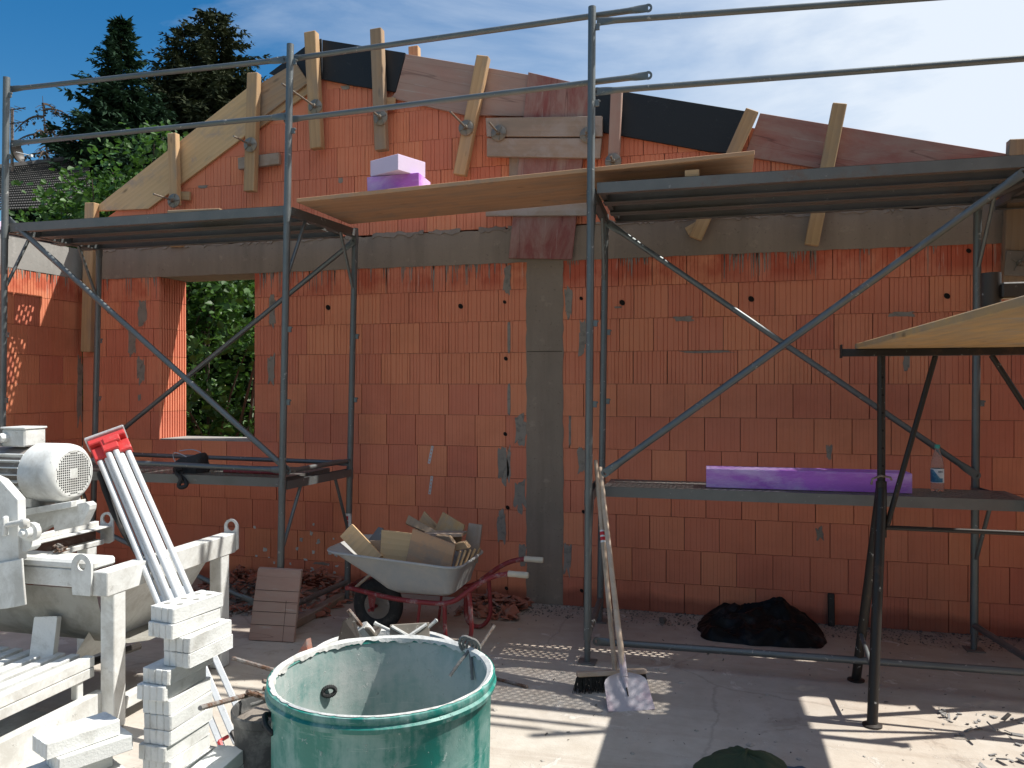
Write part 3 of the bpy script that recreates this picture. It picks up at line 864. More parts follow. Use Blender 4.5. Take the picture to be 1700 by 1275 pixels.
# ---- gable above the beam
gable = thing('gable_brickwork', (0, 0, BEAM1), 'orange block gable with sloping top above the concrete ring beam', 'brick gable')
gl0, gl1 = onY(205, 342, 0), onY(505, 140, 0)
gr0, gr1 = onY(530, 104, 0), onY(1690, 278, 0)
kl = (gl1.z - gl0.z) / (gl1.x - gl0.x); kr = (gr1.z - gr0.z) / (gr1.x - gr0.x)
def roof(x): return min(gl0.z + kl * (x - gl0.x), gr0.z + kr * (x - gr0.x))
xr = (gr0.z - gl0.z + kl * gl0.x - kr * gr0.x) / (kl - kr)             # ridge
ZR = roof(xr)
i = 0
while BEAM1 + i * BH < ZR:
    z0 = BEAM1 + i * BH; z1 = z0 + BH
    ph = (-1.0 if i % 2 == 0 else -0.885) + random.uniform(-0.03, 0.03)
    js = joints(XL + 0.02, XR + WD, ph)
    for k in range(len(js) - 1):
        a, b = js[k], js[k + 1]
        pts = []
        ta, tb = roof(a), roof(b)
        if max(ta, tb, roof(min(max(xr, a), b))) < z0 + 0.02: continue
        if min(ta, tb) >= z1:
            put_block(gable, (a + b) / 2, WD / 2, (z0 + z1) / 2, b - a, BH)
            continue
        # cut block: clip the rectangle by the slope
        top = []
        xs = [a + (b - a) * q / 12 for q in range(13)]
        poly = [Vector((x, 0, min(z1, max(z0, roof(x))))) for x in xs]
        ub = [p for p in poly if p.z > z0 + 0.004]
        if len(ub) < 3: continue
        poly = [Vector((ub[0].x, 0, z0))] + ub + [Vector((ub[-1].x, 0, z0))]
        m = MB(); cx = sum((p.x for p in poly), 0) / len(poly)
        m.prism([Vector((p.x + (0.0015 if p.x < cx else -0.0015), 0, p.z)) for p in poly], (0, WD, 0))
        m.build('brick', M['brick'], gable)
    i += 1
m = MB()
m.prism([Vector((XL + .1, 0.03, BEAM1)), Vector((XR, 0.03, BEAM1)), Vector((XR, 0.03, roof(XR) - 0.03)), Vector((xr, 0.03, ZR - 0.04)), Vector((gl0.x, 0.03, gl0.z - 0.03))], (0, WD - 0.06, 0))
m.build('light_stop_core', M['mortar_thin'], gable)  # added filler inside the gable, blocks light between the blocks
blotch(gable, 562, 295, 569, 303); blotch(gable, 567, 142, 580, 147); blotch(gable, 330, 308, 345, 311)

# ---- side wall on the left, at a right angle
side = thing('side_brick_wall', (XL, -0.9, 0), 'short orange block side wall at the left corner with dappled light', 'brick wall')
YS0 = -1.9
for i in range(11):
    z0 = Z0 + i * BH; z1 = min(z0 + BH, BEAM0)
    js = joints(YS0, -0.002, -0.09 - (0.13 if i % 2 else 0.0))
    for k in range(len(js) - 1):
        put_block(side, XL - WD / 2, (js[k] + js[k + 1]) / 2, (z0 + z1) / 2, js[k + 1] - js[k], z1 - z0, rz=pi / 2)
sb = thing('side_ring_beam', (XL, -0.9, BEAM0), 'sunlit pale concrete beam on top of the side wall', 'concrete beam')
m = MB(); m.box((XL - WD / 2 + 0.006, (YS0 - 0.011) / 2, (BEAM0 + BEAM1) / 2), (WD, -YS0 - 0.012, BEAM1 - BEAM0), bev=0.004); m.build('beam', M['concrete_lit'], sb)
dr = MB()
for k in range(70):
    y = random.uniform(YS0, -0.02); ln = random.uniform(0.02, 0.09); wv = random.uniform(.003, .008)
    dr.add([(XL + .004, y - wv, BEAM0 + .006), (XL + .004, y + wv, BEAM0 + .006), (XL + .004, y + wv * .4, BEAM0 - ln), (XL + .004, y - wv * .4, BEAM0 - ln)], [(0, 1, 2, 3)])
dr.build('cement_runs', M['mortar'], side, kind='stuff')
blotch(side, 128, 600, 137, 700, plane=XL)
for k, (ya, yb, zz, ti) in enumerate(((-1.85, -0.95, 2.97, 0.0), (-0.94, -0.10, 2.985, 0.02))):
    m = MB(); m.box((XL - 0.14, (ya + yb) / 2, zz + 0.04), (0.34, yb - ya, 0.07), Matrix.Rotation(ti, 3, 'X'), bev=0.003)
    tag(m.build('insulation_board', M['foam_pale']), ('pale lilac insulation board at the outer end of the side beam', 'pale lilac insulation board on the side beam next to the gable')[k], 'insulation board')

# ---- added house, out of view on the right, blocking sky to deepen the shade
eh = thing('sky_block_house', (8.2, -9.0, 0), 'added grey house out of view on the right, blocking sky light', 'house')
m = MB(); m.box((8.4, -9.0, 3.1), (8.0, 10.4, 6.4)); m.build('wall', M['plaster_grey'], eh)
m = MB(); m.prism([(3.9, -14.7, 6.3), (12.9, -14.7, 6.3), (8.4, -14.7, 9.2)], (0, 11.4, 0)); m.build('roof', M['tile'], eh)

# ---- added wall piers, out of view on the right, holding back sun and bounce
sr = thing('added_right_wall', (XR + WD / 2, -2.0, 0), 'added orange block wall with a gap, out of view, shaping the light on the right', 'brick wall')
for (ya, yb) in ((-0.72, -0.004), (-3.75, -3.0)):
    for i in range(11):
        z0 = Z0 + i * BH; z1 = min(z0 + BH, BEAM0)
        js = joints(ya, yb, ya + (0.128 if i % 2 else 0.25))
        for k in range(len(js) - 1):
            put_block(sr, XR + WD / 2, (js[k] + js[k + 1]) / 2, (z0 + z1) / 2, js[k + 1] - js[k], z1 - z0, rz=-pi / 2)

# ------------------------------------------------------------------ shuttering on the gable
FY = -0.030
def board(name, pts, Y, t, mat, label, cat, g=None):
    P = [onY(x, y, Y) for (x, y) in pts]
    gr = (onY(*g[1], Y) - onY(*g[0], Y)) if g else None
    o = slab(name, P, (0, t, 0), M[mat], None, gr)
    return tag(o, label, cat)
board('shutter_board', [(150, 350), (416, 141), (432, 206), (246, 346)], FY, 0.027, 'wood_new', 'long yellow laminated board rising along the left gable slope', 'board', ((150, 350), (416, 141)))
board('shutter_board', [(417, 147), (490, 103), (512, 136), (428, 200)], FY - 0.028, 0.026, 'wood_old', 'short weathered brown board near the gable peak', 'board', ((417, 147), (490, 103)))
board('shutter_board', [(420, 203), (511, 139), (514, 153), (420, 219)], FY, 0.025, 'wood', 'narrow yellow board strip under the weathered gable board', 'board', ((420, 203), (511, 139)))
board('formwork_sheet', [(446, 121), (508, 75), (533, 63), (534, 130), (500, 141)], FY + 0.0005, 0.021, 'blackply', 'small black film-faced panel wrapping the gable peak', 'panel', ((446, 121), (508, 75)))
board('formwork_sheet', [(535, 65), (673, 87), (656, 152), (590, 142), (535, 131)], FY - 0.004, 0.021, 'blackply', 'black film-faced panel just right of the gable peak', 'panel', ((535, 65), (673, 87)))
board('shutter_board', [(674, 89), (882, 124), (882, 193), (770, 190), (648, 162), (657, 152)], FY, 0.027, 'redply_pale', 'long pale red shuttering board between the black gable panel and the upright red panel', 'board', ((674, 89), (882, 124)))
board('formwork_sheet', [(877, 119), (981, 143), (949, 430), (844, 428)], FY - 0.030, 0.025, 'redply_dark', 'tall dark red shuttering panel standing upright over the column', 'panel', ((912, 130), (896, 430)))
board('shutter_board', [(846, 232), (868, 232), (866, 345), (844, 345)], FY, 0.024, 'wood_grey', 'grey upright batten beside the tall dark red panel', 'board', ((856, 232), (854, 345)))
board('clamp_plank', [(806, 195), (1000, 192), (1000, 226), (808, 226)], FY - 0.065, 0.034, 'wood_grey', 'upper cement-grey plank clamped across the tall red panel', 'plank', ((806, 195), (1000, 192)))
board('clamp_plank', [(808, 229), (999, 229), (996, 262), (808, 259)], FY - 0.065, 0.034, 'wood_grey', 'lower cement-grey plank clamped across the tall red panel', 'plank', ((808, 229), (999, 229)))
board('clamp_plank', [(806, 341), (985, 335), (985, 357), (806, 358)], FY - 0.062, 0.03, 'wood_grey', 'grey plank across the red panel just under the plywood platform', 'plank', ((806, 341), (985, 335)))
board('formwork_sheet', [(976, 146), (1041, 152), (1252, 186), (1222, 255), (1176, 251), (1000, 219), (976, 214)], FY, 0.021, 'blackply', 'long black film-faced panel on the right gable slope with cement scrapes', 'panel', ((1041, 152), (1252, 186)))
board('shutter_board', [(1262, 187), (1692, 258), (1692, 332), (1236, 259)], FY, 0.027, 'redply', 'long red shuttering board at the low right end of the gable', 'board', ((1262, 187), (1692, 258)))
# outer face of the formwork, behind the wall
lo = [Vector((p.x, WD + 0.003, p.z)) for p in (onY(175, 345, 0), onY(520, 95, 0), onY(530, 160, 0), onY(260, 345, 0))]
tag(slab('shutter_board', lo, (0, 0.027, 0), M['wood'], None, lo[1] - lo[0]), 'board on the outer face of the left gable slope', 'board')
lo = [Vector((p.x, WD + 0.003, p.z)) for p in (onY(535, 92, 0), onY(1690, 270, 0), onY(1690, 330, 0), onY(535, 160, 0))]
tag(slab('shutter_board', lo, (0, 0.027, 0), M['redply'], None, lo[1] - lo[0]), 'board on the outer face of the right gable slope', 'board')

def stud(a, b, Y, w, t, mat, label):
    return tag(plank('timber_stud', onY(*a, Y), onY(*b, Y), w, t, M[mat], None, thick=(0, 1, 0), bev=0.005), label, 'timber')
SY = FY - 0.062
stud((288, 222), (291, 341), SY, 0.085, 0.06, 'wood', 'short timber stud on the lower part of the yellow gable board')
stud((422, 122), (416, 318), SY - 0.03, 0.10, 0.065, 'wood', 'timber stud with a split side across the upper end of the yellow board')
stud((517, 54), (527, 247), SY, 0.105, 0.07, 'wood', 'light timber stud standing at the gable peak')
stud((626, 49), (634, 250), SY, 0.10, 0.07, 'wood_old', 'stained grey timber stud across the black panel right of the peak')
stud((688, 78), (692, 205), WD + 0.068, 0.09, 0.07, 'wood', 'timber stud on the far side of the gable showing only its top')
stud((803, 94), (764, 291), SY, 0.10, 0.07, 'wood', 'leaning timber stud across the pale red board')
stud((1024, 151), (1019, 272), SY, 0.085, 0.06, 'redply_pale', 'reddish stud over the left end of the long black panel')
stud((1249, 183), (1154, 396), SY - 0.005, 0.095, 0.045, 'wood', 'leaning timber lath between the black panel and the red board')
stud((1394, 172), (1347, 407), SY, 0.095, 0.045, 'wood', 'long leaning timber lath across the low red board')
stud((1694, 232), (1684, 470), -0.075, 0.15, 0.07, 'wood_old', 'thick timber post at the right corner of the wall')
stud((153, 337), (146, 584), -0.055, 0.105, 0.07, 'wood', 'timber post standing in the left wall corner')
def slat(a, b, Y, w, t, mat, label):
    return tag(plank('wood_block', onY(*a, Y), onY(*b, Y), w, t, M[mat], None, thick=(0, 1, 0)), label, 'wood block')
slat((397, 272), (465, 263), FY - 0.012, 0.10, 0.04, 'wood_grey', 'grey wood block nailed crosswise behind the split stud')
slat((296, 325), (316, 325), FY - 0.012, 0.075, 0.03, 'wood', 'small wood block behind the short stud at the yellow board')
slat((640, 172), (656, 172), FY - 0.02, 0.10, 0.03, 'wood', 'small wood block behind the stained grey stud')
slat((1140, 384), (1172, 366), FY - 0.012, 0.06, 0.03, 'wood', 'small wood block under the leaning lath on the concrete beam')
slat((283, 408), (305, 407), -0.028, 0.02, 0.03, 'wood', 'wood scrap stuck to the beam over the window')

def tie(px, py, ln, Y, label, r=0.062, sq=False):
    c = onY(px, py, Y)
    t = thing('tie_rod', c, label, 'tie rod')
    m = MB()
    nseg = 16; pts = [c + Vector((0, 0.03, 0)) + Vector((0, -1, 0)) * (ln + 0.03) * k / nseg for k in range(nseg + 1)]
    m.path(pts, 0.008, 8, [0.0085 if k % 2 else 0.0072 for k in range(nseg + 1)])
    m.build('rod', M['tie'], t)
    m = MB()
    if sq: m.box(c, (0.17, 0.012, 0.17), Matrix.Rotation(0.08, 3, 'Y'), 0.003)
    else: m.lathe(c, [(r, 0.0), (r, 0.007), (r * 0.82, 0.014), (r * 0.35, 0.016), (0.0, 0.016)], 22, (0, -1, 0))
    pl = m.build('plate', M['tie'], t, True)
    m = MB()
    a0 = random.uniform(0, 3)
    for k in range(4 if sq else 5):
        q = a0 + 2 * pi * k / (4 if sq else 5); u = Vector((cos(q), 0, sin(q)))
        m.box(c + u * r * 0.5 + Vector((0, -0.016, 0)), (r * 0.8, 0.008, 0.009), Matrix.Rotation(-q, 3, 'Y'))
    m.tube(c + Vector((0, -0.012, 0)), c + Vector((0, -0.055, 0)), 0.020, 10, 0.016)
    m.build('nut', M['tie'], pl, False)
tie(416, 240, 0.24, SY - 0.07, 'tie rod with round plate on the split stud')
tie(524, 177, 0.52, SY - 0.042, 'long tie rod with round plate on the light stud at the peak')
tie(632, 195, 0.20, SY - 0.042, 'tie rod on the stained grey stud beside the foam blocks')
tie(774, 212, 0.38, SY - 0.042, 'tie rod with round plate on the leaning stud of the pale red board')
tie(828, 221, 0.27, FY - 0.072, 'tie rod with round plate at the left end of the clamped planks')
tie(976, 224, 0.10, FY - 0.072, 'tie rod plate at the scaffold end of the clamped planks')
tie(289, 333, 0.26, SY - 0.037, 'tie rod low on the short stud beside the yellow board')
tie(1018, 268, 0.16, SY - 0.037, 'tie rod at the foot of the reddish stud')
tie(1692, 437, 0.12, -0.118, 'tie rod with square cross-ribbed plate on the right corner post', sq=True)

# ------------------------------------------------------------------ scaffold
OY, IY = -1.20, -0.34
DECK = 2.955
def vertical(top, bot, Y, z0=0.0, ztop=None):
    A, B = onY(*top, Y), onY(*bot, Y)
    d = (A - B); d /= d.z
    lo_ = B + d * (z0 - B.z)
    hi_ = A if ztop is None else B + d * (ztop - B.z)
    return lo_, hi_
scL = thing('scaffold', onY(300, 637, -0.8).xy.to_3d(), 'galvanised frame scaffold bay in front of the window', 'scaffold')
scR = thing('scaffold', onY(1300, 637, -0.8).xy.to_3d(), 'galvanised frame scaffold bay with crossed braces right of the column', 'scaffold')
POST = {}
def post(sc, key, top, bot, Y, ztop=None):
    a, b = vertical(top, bot, Y, 0.0, ztop)
    POST[key] = (a, b)
    m = MB(); m.tube(a + Vector((0, 0, 0.006)), a + (b - a) * 0.06, 0.019, 12)
    lo_ = a + (b - a) * (0.20 / (b - a).z)
    lo_ = a + (b - a) * 0.035
    m.tube(lo_, b, 0.0242, 16, cap=True)
    # spigot collar where two frames meet
    for zz in (1.02, 2.88):
        if zz < b.z - 0.05:
            p = a + (b - a) * (zz / b.z); m.tube(p - Vector((0, 0, 0.045)), p + Vector((0, 0, 0.045)), 0.0268, 16)
    po = m.build('post', M['galv'], sc, True)
    m = MB(); m.box(a + Vector((0, 0, 0.004)), (0.11, 0.11, 0.008), bev=0.002); m.build('base_plate', M['galv_dark'], po)
    for zz in (1.60, 2.10, 3.46, 3.93):
        if zz < b.z - 0.02:
            m = MB(); p = a + (b - a) * (zz / b.z); m.box(p + Vector((0.033, 0.0, 0)), (0.030, 0.012, 0.040), bev=0.002); m.tube(p + Vector((0.02, 0, 0.008)), p + Vector((0.055, 0, 0.012)), 0.006, 6)
            m.build('rail_wedge', M['galv'], po)
    return po
post(scL, 'OL', (11, 128), (4, 690), OY)
post(scL, 'OM', (482, 73), (466, 940), OY)
post(scL, 'IL', (166, 362), (158, 715), IY, DECK)
pIM = post(scL, 'IM', (590, 372), (577, 955), IY, DECK)
post(scR, 'OR', (983, 11), (975, 1095), OY)
post(scR, 'IR', (1006, 300), (996, 1035), IY, DECK)
post(scR, 'I4', (1623, 345), (1617, 1055), IY, DECK)
post(scR, 'O4', (1756, 40), (1750, 900), OY, 4.05)
def pz(key, z):
    a, b = POST[key]; return a + (b - a) * (z / b.z)

def bar(sc, A, B, r=0.0205, name='tube', mat='galv', n=12):
    m = MB(); m.tube(A, B, r, n); return m.build(name, M[mat], sc, True)
def rail(sc, A, B, name='guard_rail', r=0.0185, eyeA=False, eyeB=True):
    """tube with flattened, drilled ends"""
    A = Vector(A); B = Vector(B); d = (B - A).normalized(); up = Vector((0, 0, 1)); up = (up - d * up.dot(d)).normalized(); th = d.cross(up)
    m = MB(); m.tube(A + d * 0.12, B - d * 0.12, r, 12)
    for P, s in ((A, 1), (B, -1)):
        p0, p1 = P + d * s * 0.14, P + d * s * 0.055
        # flattening transition
        V = []
        for (p, hu, ht) in ((p0, r, r), (p0 - d * s * 0.045, 0.024, 0.010), (p1, 0.0255, 0.0045), (P + d * s * 0.022, 0.0255, 0.0045)):
            for k in range(12):
                q = 2 * pi * k / 12
                V.append(p + up * (cos(q) * hu) + th * (sin(q) * ht))
        m.add(V, [(i * 12 + k, i * 12 + (k + 1) % 12, (i + 1) * 12 + (k + 1) % 12, (i + 1) * 12 + k) for i in range(3) for k in range(12)])
        m.ring(P + d * s * 0.022, th, 0.0125, 0.0258, 0.009, 20)
    return m.build(name, M['galv'], sc, True)
RY = OY + 0.042
rail(scL, onY(14, 148, RY), onY(476, 98, RY)); rail(scL, onY(18, 238, RY), onY(478, 192, RY))
rail(scL, onY(472, 99, RY + 0.02), onY(1082, 12, RY + 0.02)); rail(scL, onY(472, 199, RY + 0.02), onY(1082, 124, RY + 0.02))
rail(scR, onY(985, 36, RY - 0.012), onY(1757, -20, RY - 0.012)); rail(scR, onY(985, 152, RY - 0.012), onY(1757, 92, RY - 0.012))

def deck(sc, A, B, wd, depth_dir, z_drop=0.055, name='deck_plank', hole=(0.030, 0.017)):
    """perforated steel plank from A to B (front edge), width wd towards depth_dir"""
    A = Vector(A); B = Vector(B); d = (B - A); ln = d.length; d.normalize(); y = Vector(depth_dir); y = (y - d * y.dot(d)).normalized(); up = d.cross(y)
    if up.z < 0: up = -up
    m = MB()
    def P(u, v, h=0.0): return A + d * u + y * v + up * h
    # top sheet with staggered slots
    px_, py_ = 0.052, 0.034; margin = 0.03
    nrow = int((wd - 2 * margin) / py_); v = margin + ((wd - 2 * margin) - nrow * py_) / 2
    def quad(u0, u1, v0, v1, h=0.0):
        m.add([P(u0, v0, h), P(u1, v0, h), P(u1, v1, h), P(u0, v1, h)], [(0, 1, 2, 3)])
    quad(0, ln, 0, v)
    for r_ in range(nrow):
        off = 0.04 + (px_ / 2 if r_ % 2 else 0); u = 0.0; k = 0
        h0 = v + r_ * py_
        while off + hole[0] < ln - 0.04:
            quad(u, off, h0, h0 + hole[1]); u = off + hole[0]; off += px_
        quad(u, ln, h0, h0 + hole[1]); quad(0, ln, h0 + hole[1], h0 + py_)
    quad(0, ln, v + nrow * py_, wd)
    # folded rails
    for v0 in (0.0, wd - 0.014):
        m.prism([P(0.0, v0, -0.0015), P(0, v0 + 0.014, -0.0015), P(0, v0 + 0.014, -z_drop - 0.012), P(0, v0, -z_drop - 0.012)], d * ln)
    for v0, s in ((0.014, 1), (wd - 0.014, -1)):
        m.prism([P(0.0, v0, -z_drop - 0.008), P(0, v0 + s * 0.034, -z_drop - 0.008), P(0, v0 + s * 0.034, -z_drop - 0.012), P(0, v0, -z_drop - 0.012)], d * ln)
    for u0 in (0.0, ln - 0.03):
        m.prism([P(u0, 0.015, -0.002), P(u0, wd - 0.015, -0.002), P(u0, wd - 0.015, -0.045), P(u0, 0.015, -0.045)], d * 0.03)
    return m.build(name, M['galv_dark'], sc)

def transom(sc, ko, ki, z, gus=True):
    a, b = pz(ko, z), pz(ki, z)
    d = (b - a).normalized()
    m = MB()
    X = Vector((0, 0, 1)).cross(d).normalized()
    for off in (-0.022, 0.022):
        m.prism([a + d * 0.02 + X * (off - 0.003) + Vector((0, 0, 0.0)), a + d * 0.02 + X * (off + 0.003), a + d * 0.02 + X * (off + 0.003) + Vector((0, 0, -0.058)), a + d * 0.02 + X * (off - 0.003) + Vector((0, 0, -0.058))], d * ((b - a).length - 0.04))
    m.prism([a + d * 0.02 + X * -0.022 + Vector((0, 0, -0.052)), a + d * 0.02 + X * 0.022 + Vector((0, 0, -0.052)), a + d * 0.02 + X * 0.022 + Vector((0, 0, -0.058)), a + d * 0.02 + X * -0.022 + Vector((0, 0, -0.058))], d * ((b - a).length - 0.04))
    t = m.build('transom', M['galv'], sc)
    if gus:
        for k_, s in ((ko, 1), (ki, -1)):
            p = pz(k_, z) + d * s * 0.21 + Vector((0, 0, -0.055)); q = pz(k_, z - 0.46) + d * s * 0.02
            m = MB(); m.tube(p, q, 0.0125, 10); m.build('knee_brace', M['galv'], sc, True)
for z in (DECK - 0.012,):
    transom(scL, 'OL', 'IL', z); transom(scL, 'OM', 'IM', z); transom(scR, 'OR', 'IR', z); transom(scR, 'O4', 'I4', z)
for z in (1.055,):
    transom(scL, 'OL', 'IL', z); transom(scL, 'OM', 'IM', z); transom(scR, 'OR', 'IR', z); transom(scR, 'O4', 'I4', z)
m = MB(); m.tube(pz('OM', 1.12), pz('IM', 1.12), 0.018, 10); m.build('end_rail', M['galv'], scL, True)
for ko, ki, sc in (('OM', 'IM', scL), ('OR', 'IR', scR), ('O4', 'I4', scR), ('OL', 'IL', scL)):
    m = MB(); m.tube(pz(ko, 0.16), pz(ki, 0.16), 0.021, 12); m.build('foot_transom', M['galv'], sc, True)
# upper decks: three planks each
for j in range(3):
    a = pz('OL', DECK); b = pz('OM', DECK)
    deck(scL, a + Vector((0.0 - (0.11 if j else 0.0), 0.02 + j * 0.287, 0.002)), b + Vector((-0.03, 0.02 + j * 0.287, 0.002)), 0.278, (0, 1, 0))
    a = pz('OR', DECK); b = pz('O4', DECK)
    deck(scR, a + Vector((0.035, 0.02 + j * 0.318, 0.02)), b + Vector((-0.03, 0.02 + j * 0.318, 0.02)), 0.308, (0, 1, 0))
# lower decks
a = pz('OL', 1.07); b = pz('OM', 1.07)
deck(scL, Vector((a.x + 0.05, -1.12, 1.07)), Vector((b.x - 0.03, -1.12, 1.07)), 0.32, (0, 1, 0))
deck(scL, Vector((a.x + 0.05, -0.78, 1.07)), Vector((b.x - 0.03, -0.78, 1.07)), 0.32, (0, 1, 0))
a = pz('OR', 1.06); b = pz('O4', 1.06)
deck(scR, Vector((a.x + 0.06, -0.975, 1.066)), Vector((b.x - 0.04, -0.975, 1.066)), 0.40, (0, 1, 0))
# braces and ledgers
rail(scL, onY(12, 362, OY + 0.04), onY(482, 784, OY + 0.04), 'diagonal_brace', 0.021)
rail(scL, onY(160, 748, IY - 0.04), onY(590, 398, IY - 0.04), 'diagonal_brace', 0.0195)
rail(scL, onY(150, 872, OY + 0.35), onY(425, 1001, OY + 0.42), 'diagonal_brace', 0.019)
rail(scR, onY(1000, 788, OY + 0.03), onY(1704, 282, OY + 0.03), 'diagonal_brace', 0.0215)
rail(scR, onY(1006, 368, IY - 0.035), onY(1626, 792, IY - 0.035), 'diagonal_brace', 0.020)
rail(scL, onY(168, 752, IY - 0.05), onY(581, 768, IY - 0.05), 'ledger', 0.018)
rail(scL, onY(10, 757, OY + 0.05), onY(476, 780, OY + 0.05), 'ledger', 0.018)
rail(scR, onY(985, 1064, OY + 0.045), onY(1762, 1120, OY + 0.045), 'ledger', 0.021)
# added scaffold bay, out of view, whose two planks shade the floor
scX = thing('scaffold', (5.9, -0.5, 0), 'added scaffold frame and planks out of view on the right, shading the floor', 'scaffold')
xe = pz('O4', 2).x
for key, Y in (('O5', OY), ('I5', IY)):
    lo5 = Vector((xe + 2.5, Y, 0)); POST[key] = (lo5, lo5 + Vector((0, 0, DECK if key == 'I5' else 4.0)))
    m = MB(); m.tube(lo5 + Vector((0, 0, .008)), POST[key][1], 0.0242, 16); q5 = m.build('post', M['galv'], scX, True)
    m = MB(); m.box(lo5 + Vector((0, 0, 0.004)), (0.15, 0.15, 0.008), bev=0.002); m.build('base_plate', M['galv_dark'], q5)
transom(scX, 'O5', 'I5', DECK - 0.012, False)
for j in range(2):
    deck(scX, Vector((xe + 0.06, -0.66 + j * 0.287, DECK + .003)), Vector((xe + 2.47, -0.56 + j * 0.287, DECK + .003)), 0.278, (0, 1, 0), hole=(0.006, 0.006))
o = slab('shade_sheet', [Vector((xe - 0.04, -1.22, DECK + 0.028)), Vector((xe + 0.66, -1.18, DECK + 0.028)), Vector((xe + 0.62, -0.30, DECK + 0.028)), Vector((xe - 0.04, -0.30, DECK + 0.028))], (0, 0, 0.022), M['ply'], None)  # added sheet, never in view, keeps sun off the floor
tag(o, 'added plywood sheet out of view beyond the right corner post, shading the floor', 'plywood')
# sticker on the inner post: white with a red frame and a white T
p = pz('IM', onY(581, 862, IY).z)
m = MB(); n = 8; R_ = 0.0252
V = []
for k in range(n + 1):
    q = -pi * 0.95 + k * pi * 0.9 / n - 0.05
    for dz in (-0.052, 0.050): V.append(p + Vector((cos(q) * R_, sin(q) * R_, dz)))
m.add(V, [(2 * k, 2 * k + 2, 2 * k + 3, 2 * k + 1) for k in range(n)])
st = m.build('sticker', M['label_white'], pIM)
m = MB()
def patch(u0, u1, z0, z1, r):
    V = []; n = 4
    for k in range(n + 1):
        q = -pi / 2 - 0.25 + (u0 + (u1 - u0) * k / n) / R_
        for dz in (z0, z1): V.append(p + Vector((cos(q) * r, sin(q) * r, dz)))
    m.add(V, [(2 * k, 2 * k + 2, 2 * k + 3, 2 * k + 1) for k in range(n)])
patch(-0.016, 0.014, -0.040, 0.030, 0.0256)
m.build('sticker_field', M['label_red'], pIM)
m = MB()
patch(-0.006, -0.001, -0.026, 0.018, 0.0260); patch(-0.001, 0.016, -0.007, -0.002, 0.0260)
m.build('sticker_letter', M['label_white'], pIM)

# ------------------------------------------------------------------ on the decks
# big plywood platform bridging the bays
A = onY(492, 329, -1.17); B = onY(1253, 249, -1.16)
A2 = Vector((A.x + 0.02, -0.40, A.z + 0.0)); B2 = Vector((B.x + 0.0, -0.40, B.z - 0.01))
o = slab('plywood_platform', [A, B, B2, A2], (0, 0, -0.027), M['ply'], None, B - A)
tag(o, 'big orange plywood sheet bridging the gap between the two scaffold decks', 'plywood')
def box_thing(name, c, size, rz, mat, label, cat, group=None, rx=0, ry=0, bev=0.003):
    R = (Matrix.Rotation(rz, 3, 'Z') @ Matrix.Rotation(ry, 3, 'Y') @ Matrix.Rotation(rx, 3, 'X'))
    P, F = chamfer(size[0] / 2, size[1] / 2, size[2] / 2, bev)
    me = bpy.data.meshes.new(name); me.from_pydata(P, [], F)
    bm = bmesh.new(); bm.from_mesh(me); bmesh.ops.recalc_face_normals(bm, faces=bm.faces); bm.to_mesh(me); bm.free()
    me.materials.append(M[mat]); o = bpy.data.objects.new(name, me)
    link(o, None, c, R); return tag(o, label, cat, group)
p = onY(1149, 282, -1.13)
box_thing('wood_block', (p.x, -0.98, DECK + 0.022 + 0.022), (0.085, 0.36, 0.042), 0.0, 'wood', 'short wood block under the raised end of the plywood sheet', 'wood block')
p0 = onY(316, 331, -0.95); p1 = onY(480, 322, -0.95)
o = plank('loose_plank', Vector((p0.x, -0.93, DECK + 0.017)), Vector((p1.x + 0.02, -0.86, DECK + 0.017)), 0.16, 0.028, M['wood'], None, thick=(0, 0, 1)); tag(o, 'loose plank lying on the deck in front of the split stud', 'plank')
o = plank('loose_plank', Vector((p0.x - 0.05, -1.10, DECK + 0.017)), Vector((p0.x + 0.36, -1.06, DECK + 0.017)), 0.10, 0.028, M['wood_old'], None, thick=(0, 0, 1)); tag(o, 'short weathered plank at the edge of the left scaffold deck', 'plank')
# foam blocks
q0 = onY(613, 301, -1.02); q1 = onY(697, 296, -1.02)
zt = onY(655, 300, -1.02).z
def plat_z(x, y):
    f = (x - A.x) / (B.x - A.x); return A.z + (B.z - A.z) * f + 0.002
pitch = -math.atan2(B.z - A.z, B.x - A.x)
xm = (q0.x + q1.x) / 2
foam1 = box_thing('foam_block', (xm, -0.93, plat_z(xm, 0) + 0.062), (q1.x - q0.x, 0.26, 0.118), 0.05, 'foam', 'lower purple foam block lying on the plywood sheet', 'foam block', ry=pitch)
up = box_thing('foam_block', (xm + 0.012, -0.985, plat_z(xm, 0) + 0.062 + 0.115), (0.275, 0.26, 0.108), radians(-24), 'foam_pale', 'upper lilac foam block turned crosswise on the lower one', 'foam block', ry=0.0)
# long foam strip on the low deck
f0 = onY(1172, 822, -0.90); f1 = onY(1515, 826, -0.90)
o = box_thing('foam_strip', ((f0.x + f1.x) / 2, -0.80, 1.068 + 0.062), (f1.x - f0.x, 0.19, 0.120), 0.012, 'foam', 'long purple foam strip lying on the low scaffold deck', 'foam block')
